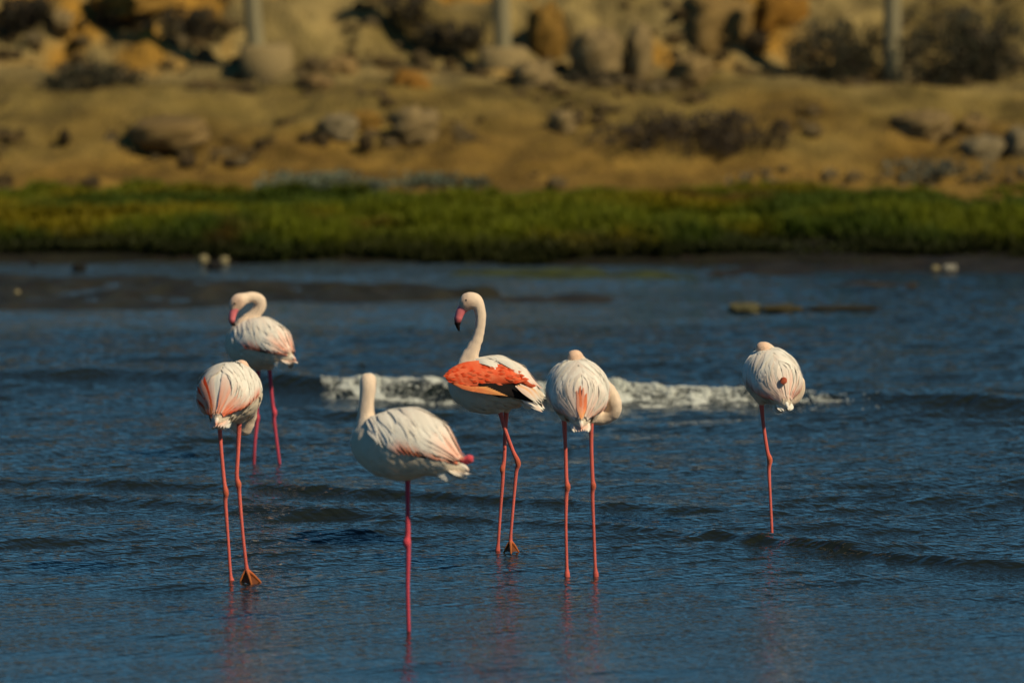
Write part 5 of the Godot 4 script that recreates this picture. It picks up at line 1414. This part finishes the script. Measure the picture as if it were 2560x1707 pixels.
	boulder("rock", Vector3(0.722, 1.058, -58.755), Vector3(0.417, 0.500, 0.500), 0.20, Color(0.290, 0.210, 0.095), 21, "pale square rock of the rock face in the middle", "rock", "rocks of the rock face on the upper bank", 0.30)
	boulder("rock", Vector3(1.060, 1.071, -58.730), Vector3(0.225, 0.542, 0.400), 0.10, Color(0.290, 0.210, 0.095), 22, "tall pale rock right of the square one in the rock face", "rock", "rocks of the rock face on the upper bank", 0.30)
	boulder("rock", Vector3(1.478, 0.977, -58.470), Vector3(0.282, 0.282, 0.400), 0.60, Color(0.299, 0.205, 0.081), 23, "round pale rock at the foot of the rock face with a dark hollow", "rock", "rocks of the rock face on the upper bank", 0.30)
	boulder("rock", Vector3(1.715, 1.250, -59.870), Vector3(0.554, 0.595, 0.600), 0.40, Color(0.286, 0.186, 0.064), 24, "large tan rock high in the rock face", "rock", "rocks of the rock face on the upper bank", 0.30)
	boulder("rock", Vector3(2.280, 1.353, -60.170), Vector3(0.483, 0.384, 0.600), 0.30, Color(0.299, 0.147, 0.023), 25, "orange rock at the top of the rock face", "rock", "rocks of the rock face on the upper bank", 0.30)
	boulder("rock", Vector3(0.292, 1.203, -59.760), Vector3(0.295, 0.552, 0.400), 0.20, Color(0.270, 0.155, 0.033), 26, "yellow rock beside the middle post", "rock", "rocks of the rock face on the upper bank", 0.30)
	boulder("rock", Vector3(0.176, 0.952, -58.030), Vector3(0.322, 0.288, 0.400), 0.20, Color(0.290, 0.210, 0.095), 27, "pale rock below the middle post on its right", "rock", "rocks of the rock face on the upper bank", 0.30)
	boulder("rock", Vector3(-3.262, 1.442, -60.375), Vector3(0.707, 0.343, 0.700), 0.50, Color(0.270, 0.155, 0.033), 28, "ochre rock at the top left corner", "rock", "rocks of the rock face on the upper bank", 0.30)
	boulder("rock", Vector3(-3.867, 1.301, -60.105), Vector3(0.200, 0.196, 0.300), 0.30, Color(0.290, 0.210, 0.095), 29, "small pale round rock in the dark hollow at the left", "rock", "rocks of the rock face on the upper bank", 0.30)
	boulder("rock", Vector3(-1.441, 0.973, -58.847), Vector3(0.291, 0.209, 0.350), 0.20, Color(0.286, 0.186, 0.070), 30, "small tan rock right of the left post footing", "rock", "rocks of the rock face on the upper bank", 0.30)
	boulder("rock", Vector3(-0.845, 0.912, -57.865), Vector3(0.286, 0.214, 0.300), 0.20, Color(0.313, 0.154, 0.029), 31, "orange rock low on the terrace edge", "rock", "rocks of the rock face on the upper bank", 0.30)
	boulder("rock", Vector3(-1.632, 0.902, -57.865), Vector3(0.214, 0.181, 0.300), 0.90, Color(0.245, 0.160, 0.064), 32, "small dark tan rock at the terrace edge", "rock", "rocks of the rock face on the upper bank", 0.30)
	shrub("shrub", Vector3(1.433, 0.399, -56.070), Vector3(1.519, 0.392, 0.800), 7000, Color(0.035, 0.027, 0.018), Color(0.085, 0.065, 0.042), 401, "wide low brown shrub on the open sand in the right half", "dark dry shrubs on the bank", 0.035)
	shrub("shrub", Vector3(-3.471, 0.808, -57.910), Vector3(0.875, 0.247, 0.600), 2400, Color(0.03, 0.035, 0.02), Color(0.075, 0.062, 0.038), 402, "low dark shrub on the terrace at the left", "dark dry shrubs on the bank", 0.040)
	shrub("shrub", Vector3(2.715, 0.866, -58.780), Vector3(0.851, 0.513, 0.800), 3600, Color(0.03, 0.035, 0.02), Color(0.075, 0.062, 0.038), 403, "large dark shrub left of the right post", "dark dry shrubs on the bank", 0.040)
	shrub("shrub", Vector3(3.751, 0.855, -58.580), Vector3(1.118, 0.625, 0.900), 4800, Color(0.03, 0.035, 0.02), Color(0.075, 0.062, 0.038), 404, "largest dark shrub, right of the right post", "dark dry shrubs on the bank", 0.040)
	shrub("shrub", Vector3(3.621, 1.236, -60.230), Vector3(0.483, 0.234, 0.500), 900, Color(0.03, 0.035, 0.02), Color(0.075, 0.062, 0.038), 405, "dark shrub up at the top edge right of the right post", "dark dry shrubs on the bank", 0.040)
	shrub("shrub", Vector3(2.024, 0.962, -59.680), Vector3(0.313, 0.278, 0.400), 1100, Color(0.035, 0.030, 0.020), Color(0.075, 0.062, 0.038), 406, "small dark shrub at the right end of the rock face", "dark dry shrubs on the bank", 0.040)
	shrub("shrub", Vector3(-0.502, 0.993, -59.800), Vector3(0.646, 0.310, 0.500), 2400, Color(0.035, 0.030, 0.020), Color(0.075, 0.062, 0.038), 407, "dark shrub in the shaded hollow left of the middle post", "dark dry shrubs on the bank", 0.040)
	shrub("shrub", Vector3(-0.913, 1.169, -60.140), Vector3(0.445, 0.389, 0.600), 1800, Color(0.035, 0.030, 0.020), Color(0.075, 0.062, 0.038), 408, "dark shrub in the hollow at the top, left of another one", "dark dry shrubs on the bank", 0.040)
	shrub("shrub", Vector3(-2.766, 1.142, -60.060), Vector3(0.556, 0.272, 0.500), 1800, Color(0.035, 0.030, 0.020), Color(0.075, 0.062, 0.038), 409, "dark shrub at the top just left of the left post", "dark dry shrubs on the bank", 0.040)
	shrub("shrub", Vector3(-4.148, 1.229, -60.220), Vector3(0.557, 0.257, 0.500), 2000, Color(0.035, 0.030, 0.020), Color(0.035, 0.030, 0.020), 410, "dark shrub filling the hollow at the top left corner", "dark dry shrubs on the bank", 0.040)
	shrub("shrub", Vector3(-3.349, 1.229, -60.220), Vector3(0.427, 0.234, 0.500), 1500, Color(0.035, 0.030, 0.020), Color(0.035, 0.030, 0.020), 411, "dark shrub in the second hollow from the left", "dark dry shrubs on the bank", 0.040)
	shrub("shrub", Vector3(0.719, 0.858, -58.445), Vector3(0.632, 0.099, 0.250), 700, Color(0.035, 0.030, 0.020), Color(0.075, 0.062, 0.038), 412, "thin dark shrub along the foot of the pale rocks", "dark dry shrubs on the bank", 0.040)
	shrub("bush", Vector3(-1.498, 0.222, -55.060), Vector3(1.017, 0.142, 0.900), 2600, Color(0.10, 0.125, 0.085), Color(0.17, 0.19, 0.13), 413, "silvery grey green bush behind the marsh plants, left one", "grey green bushes behind the marsh plants", 0.040)
	shrub("bush", Vector3(-0.567, 0.244, -55.340), Vector3(0.784, 0.093, 0.700), 1600, Color(0.10, 0.125, 0.085), Color(0.17, 0.19, 0.13), 414, "silvery grey green bush behind the marsh plants, right of another", "grey green bushes behind the marsh plants", 0.040)
	shrub("bush", Vector3(1.965, 0.249, -55.410), Vector3(0.751, 0.108, 0.700), 1400, Color(0.08, 0.075, 0.05), Color(0.15, 0.14, 0.10), 415, "dull grey bush behind the marsh plants right of the middle", "grey green bushes behind the marsh plants", 0.040)
	shrub("bush", Vector3(3.505, 0.249, -55.470), Vector3(1.127, 0.186, 0.900), 2800, Color(0.07, 0.07, 0.05), Color(0.14, 0.14, 0.10), 416, "dull grey bush behind the marsh plants at the far right", "grey green bushes behind the marsh plants", 0.040)
	fence_post(Vector3(-2.140, 0.929, -59.190), Vector3(-0.160, 1.9, -0.05), Vector3(0.410, 0.286, 0.420), Vector3(0.066, 0.086, 0.0), 0.12, "leaning round post with a broad concrete footing, at the left")
	fence_post(Vector3(-0.066, 0.929, -59.190), Vector3(-0.080, 1.9, -0.05), Vector3(0.384, 0.264, 0.420), Vector3(0.000, 0.079, 0.0), 0.10, "round post in a pale concrete footing, the middle one of three")
	fence_post(Vector3(3.180, 0.901, -58.630), Vector3(-0.020, 1.9, -0.05), Vector3(0.218, 0.123, 0.250), Vector3(0.073, 0.037, 0.0), 0.15, "round post with a small footing between the two large dark shrubs")
	boulder("stone", Vector3(-2.257, 0.028, -51.292), Vector3(0.070, 0.070, 0.056), 0.3, Color(0.36, 0.31, 0.17), 33, "pale stone at the far water edge, left one of a pair", "stone", "stones at the far water edge", 0.2)
	boulder("stone", Vector3(-2.106, 0.025, -51.256), Vector3(0.070, 0.063, 0.056), 0.3, Color(0.36, 0.31, 0.17), 34, "pale stone at the far water edge, right one of a pair", "stone", "stones at the far water edge", 0.2)
	boulder("stone", Vector3(-2.163, 0.025, -50.859), Vector3(0.120, 0.063, 0.096), 0.3, Color(0.02, 0.02, 0.02), 35, "dark stone at the water edge between two pale stones", "stone", "stones at the far water edge", 0.2)
	boulder("stone", Vector3(-3.133, 0.023, -50.716), Vector3(0.107, 0.056, 0.085), 0.3, Color(0.02, 0.02, 0.018), 36, "dark round stone in the far shallow water at the left", "stone", "stones at the far water edge", 0.2)
	boulder("stone", Vector3(-3.488, 0.020, -51.075), Vector3(0.044, 0.051, 0.035), 0.3, Color(0.02, 0.02, 0.018), 37, "small dark stone near the far shore at the left", "stone", "stones at the far water edge", 0.2)
	boulder("stone", Vector3(-3.439, 0.022, -48.664), Vector3(0.042, 0.054, 0.034), 0.3, Color(0.36, 0.31, 0.17), 38, "small white stone on the mud at the left edge", "stone", "stones at the far water edge", 0.2)
	boulder("stone", Vector3(3.062, 0.020, -50.645), Vector3(0.063, 0.050, 0.050), 0.3, Color(0.36, 0.31, 0.17), 39, "pale stone on the muddy shore at the far right, left one of a pair", "stone", "stones at the far water edge", 0.2)
	boulder("stone", Vector3(3.166, 0.023, -50.645), Vector3(0.100, 0.056, 0.080), 0.3, Color(0.42, 0.40, 0.32), 40, "white stone on the muddy shore at the far right, right one of a pair", "stone", "stones at the far water edge", 0.2)
	boulder("weed_clump", Vector3(1.586, 0.019, -47.636), Vector3(0.212, 0.065, 0.300), 0.1, Color(0.16, 0.145, 0.07), 41, "pale olive clump of weed in the far water, left one of two that touch", "weed", "weed clumps in the far water", 0.35)
	boulder("weed_clump", Vector3(1.832, 0.015, -47.636), Vector3(0.280, 0.050, 0.300), 0.1, Color(0.09, 0.075, 0.032), 42, "brown clump of weed in the far water right of the pale olive one", "weed", "weed clumps in the far water", 0.35)
	boulder("weed_clump", Vector3(2.237, 0.008, -47.762), Vector3(0.532, 0.027, 0.250), 0.1, Color(0.05, 0.046, 0.030), 43, "long low dark streak of weed in the far water at the right", "weed", "weed clumps in the far water", 0.35)
	left_bird()
	preening_bird()
	front_bird()
	middle_bird()
	rear_view_bird()
	right_bird()
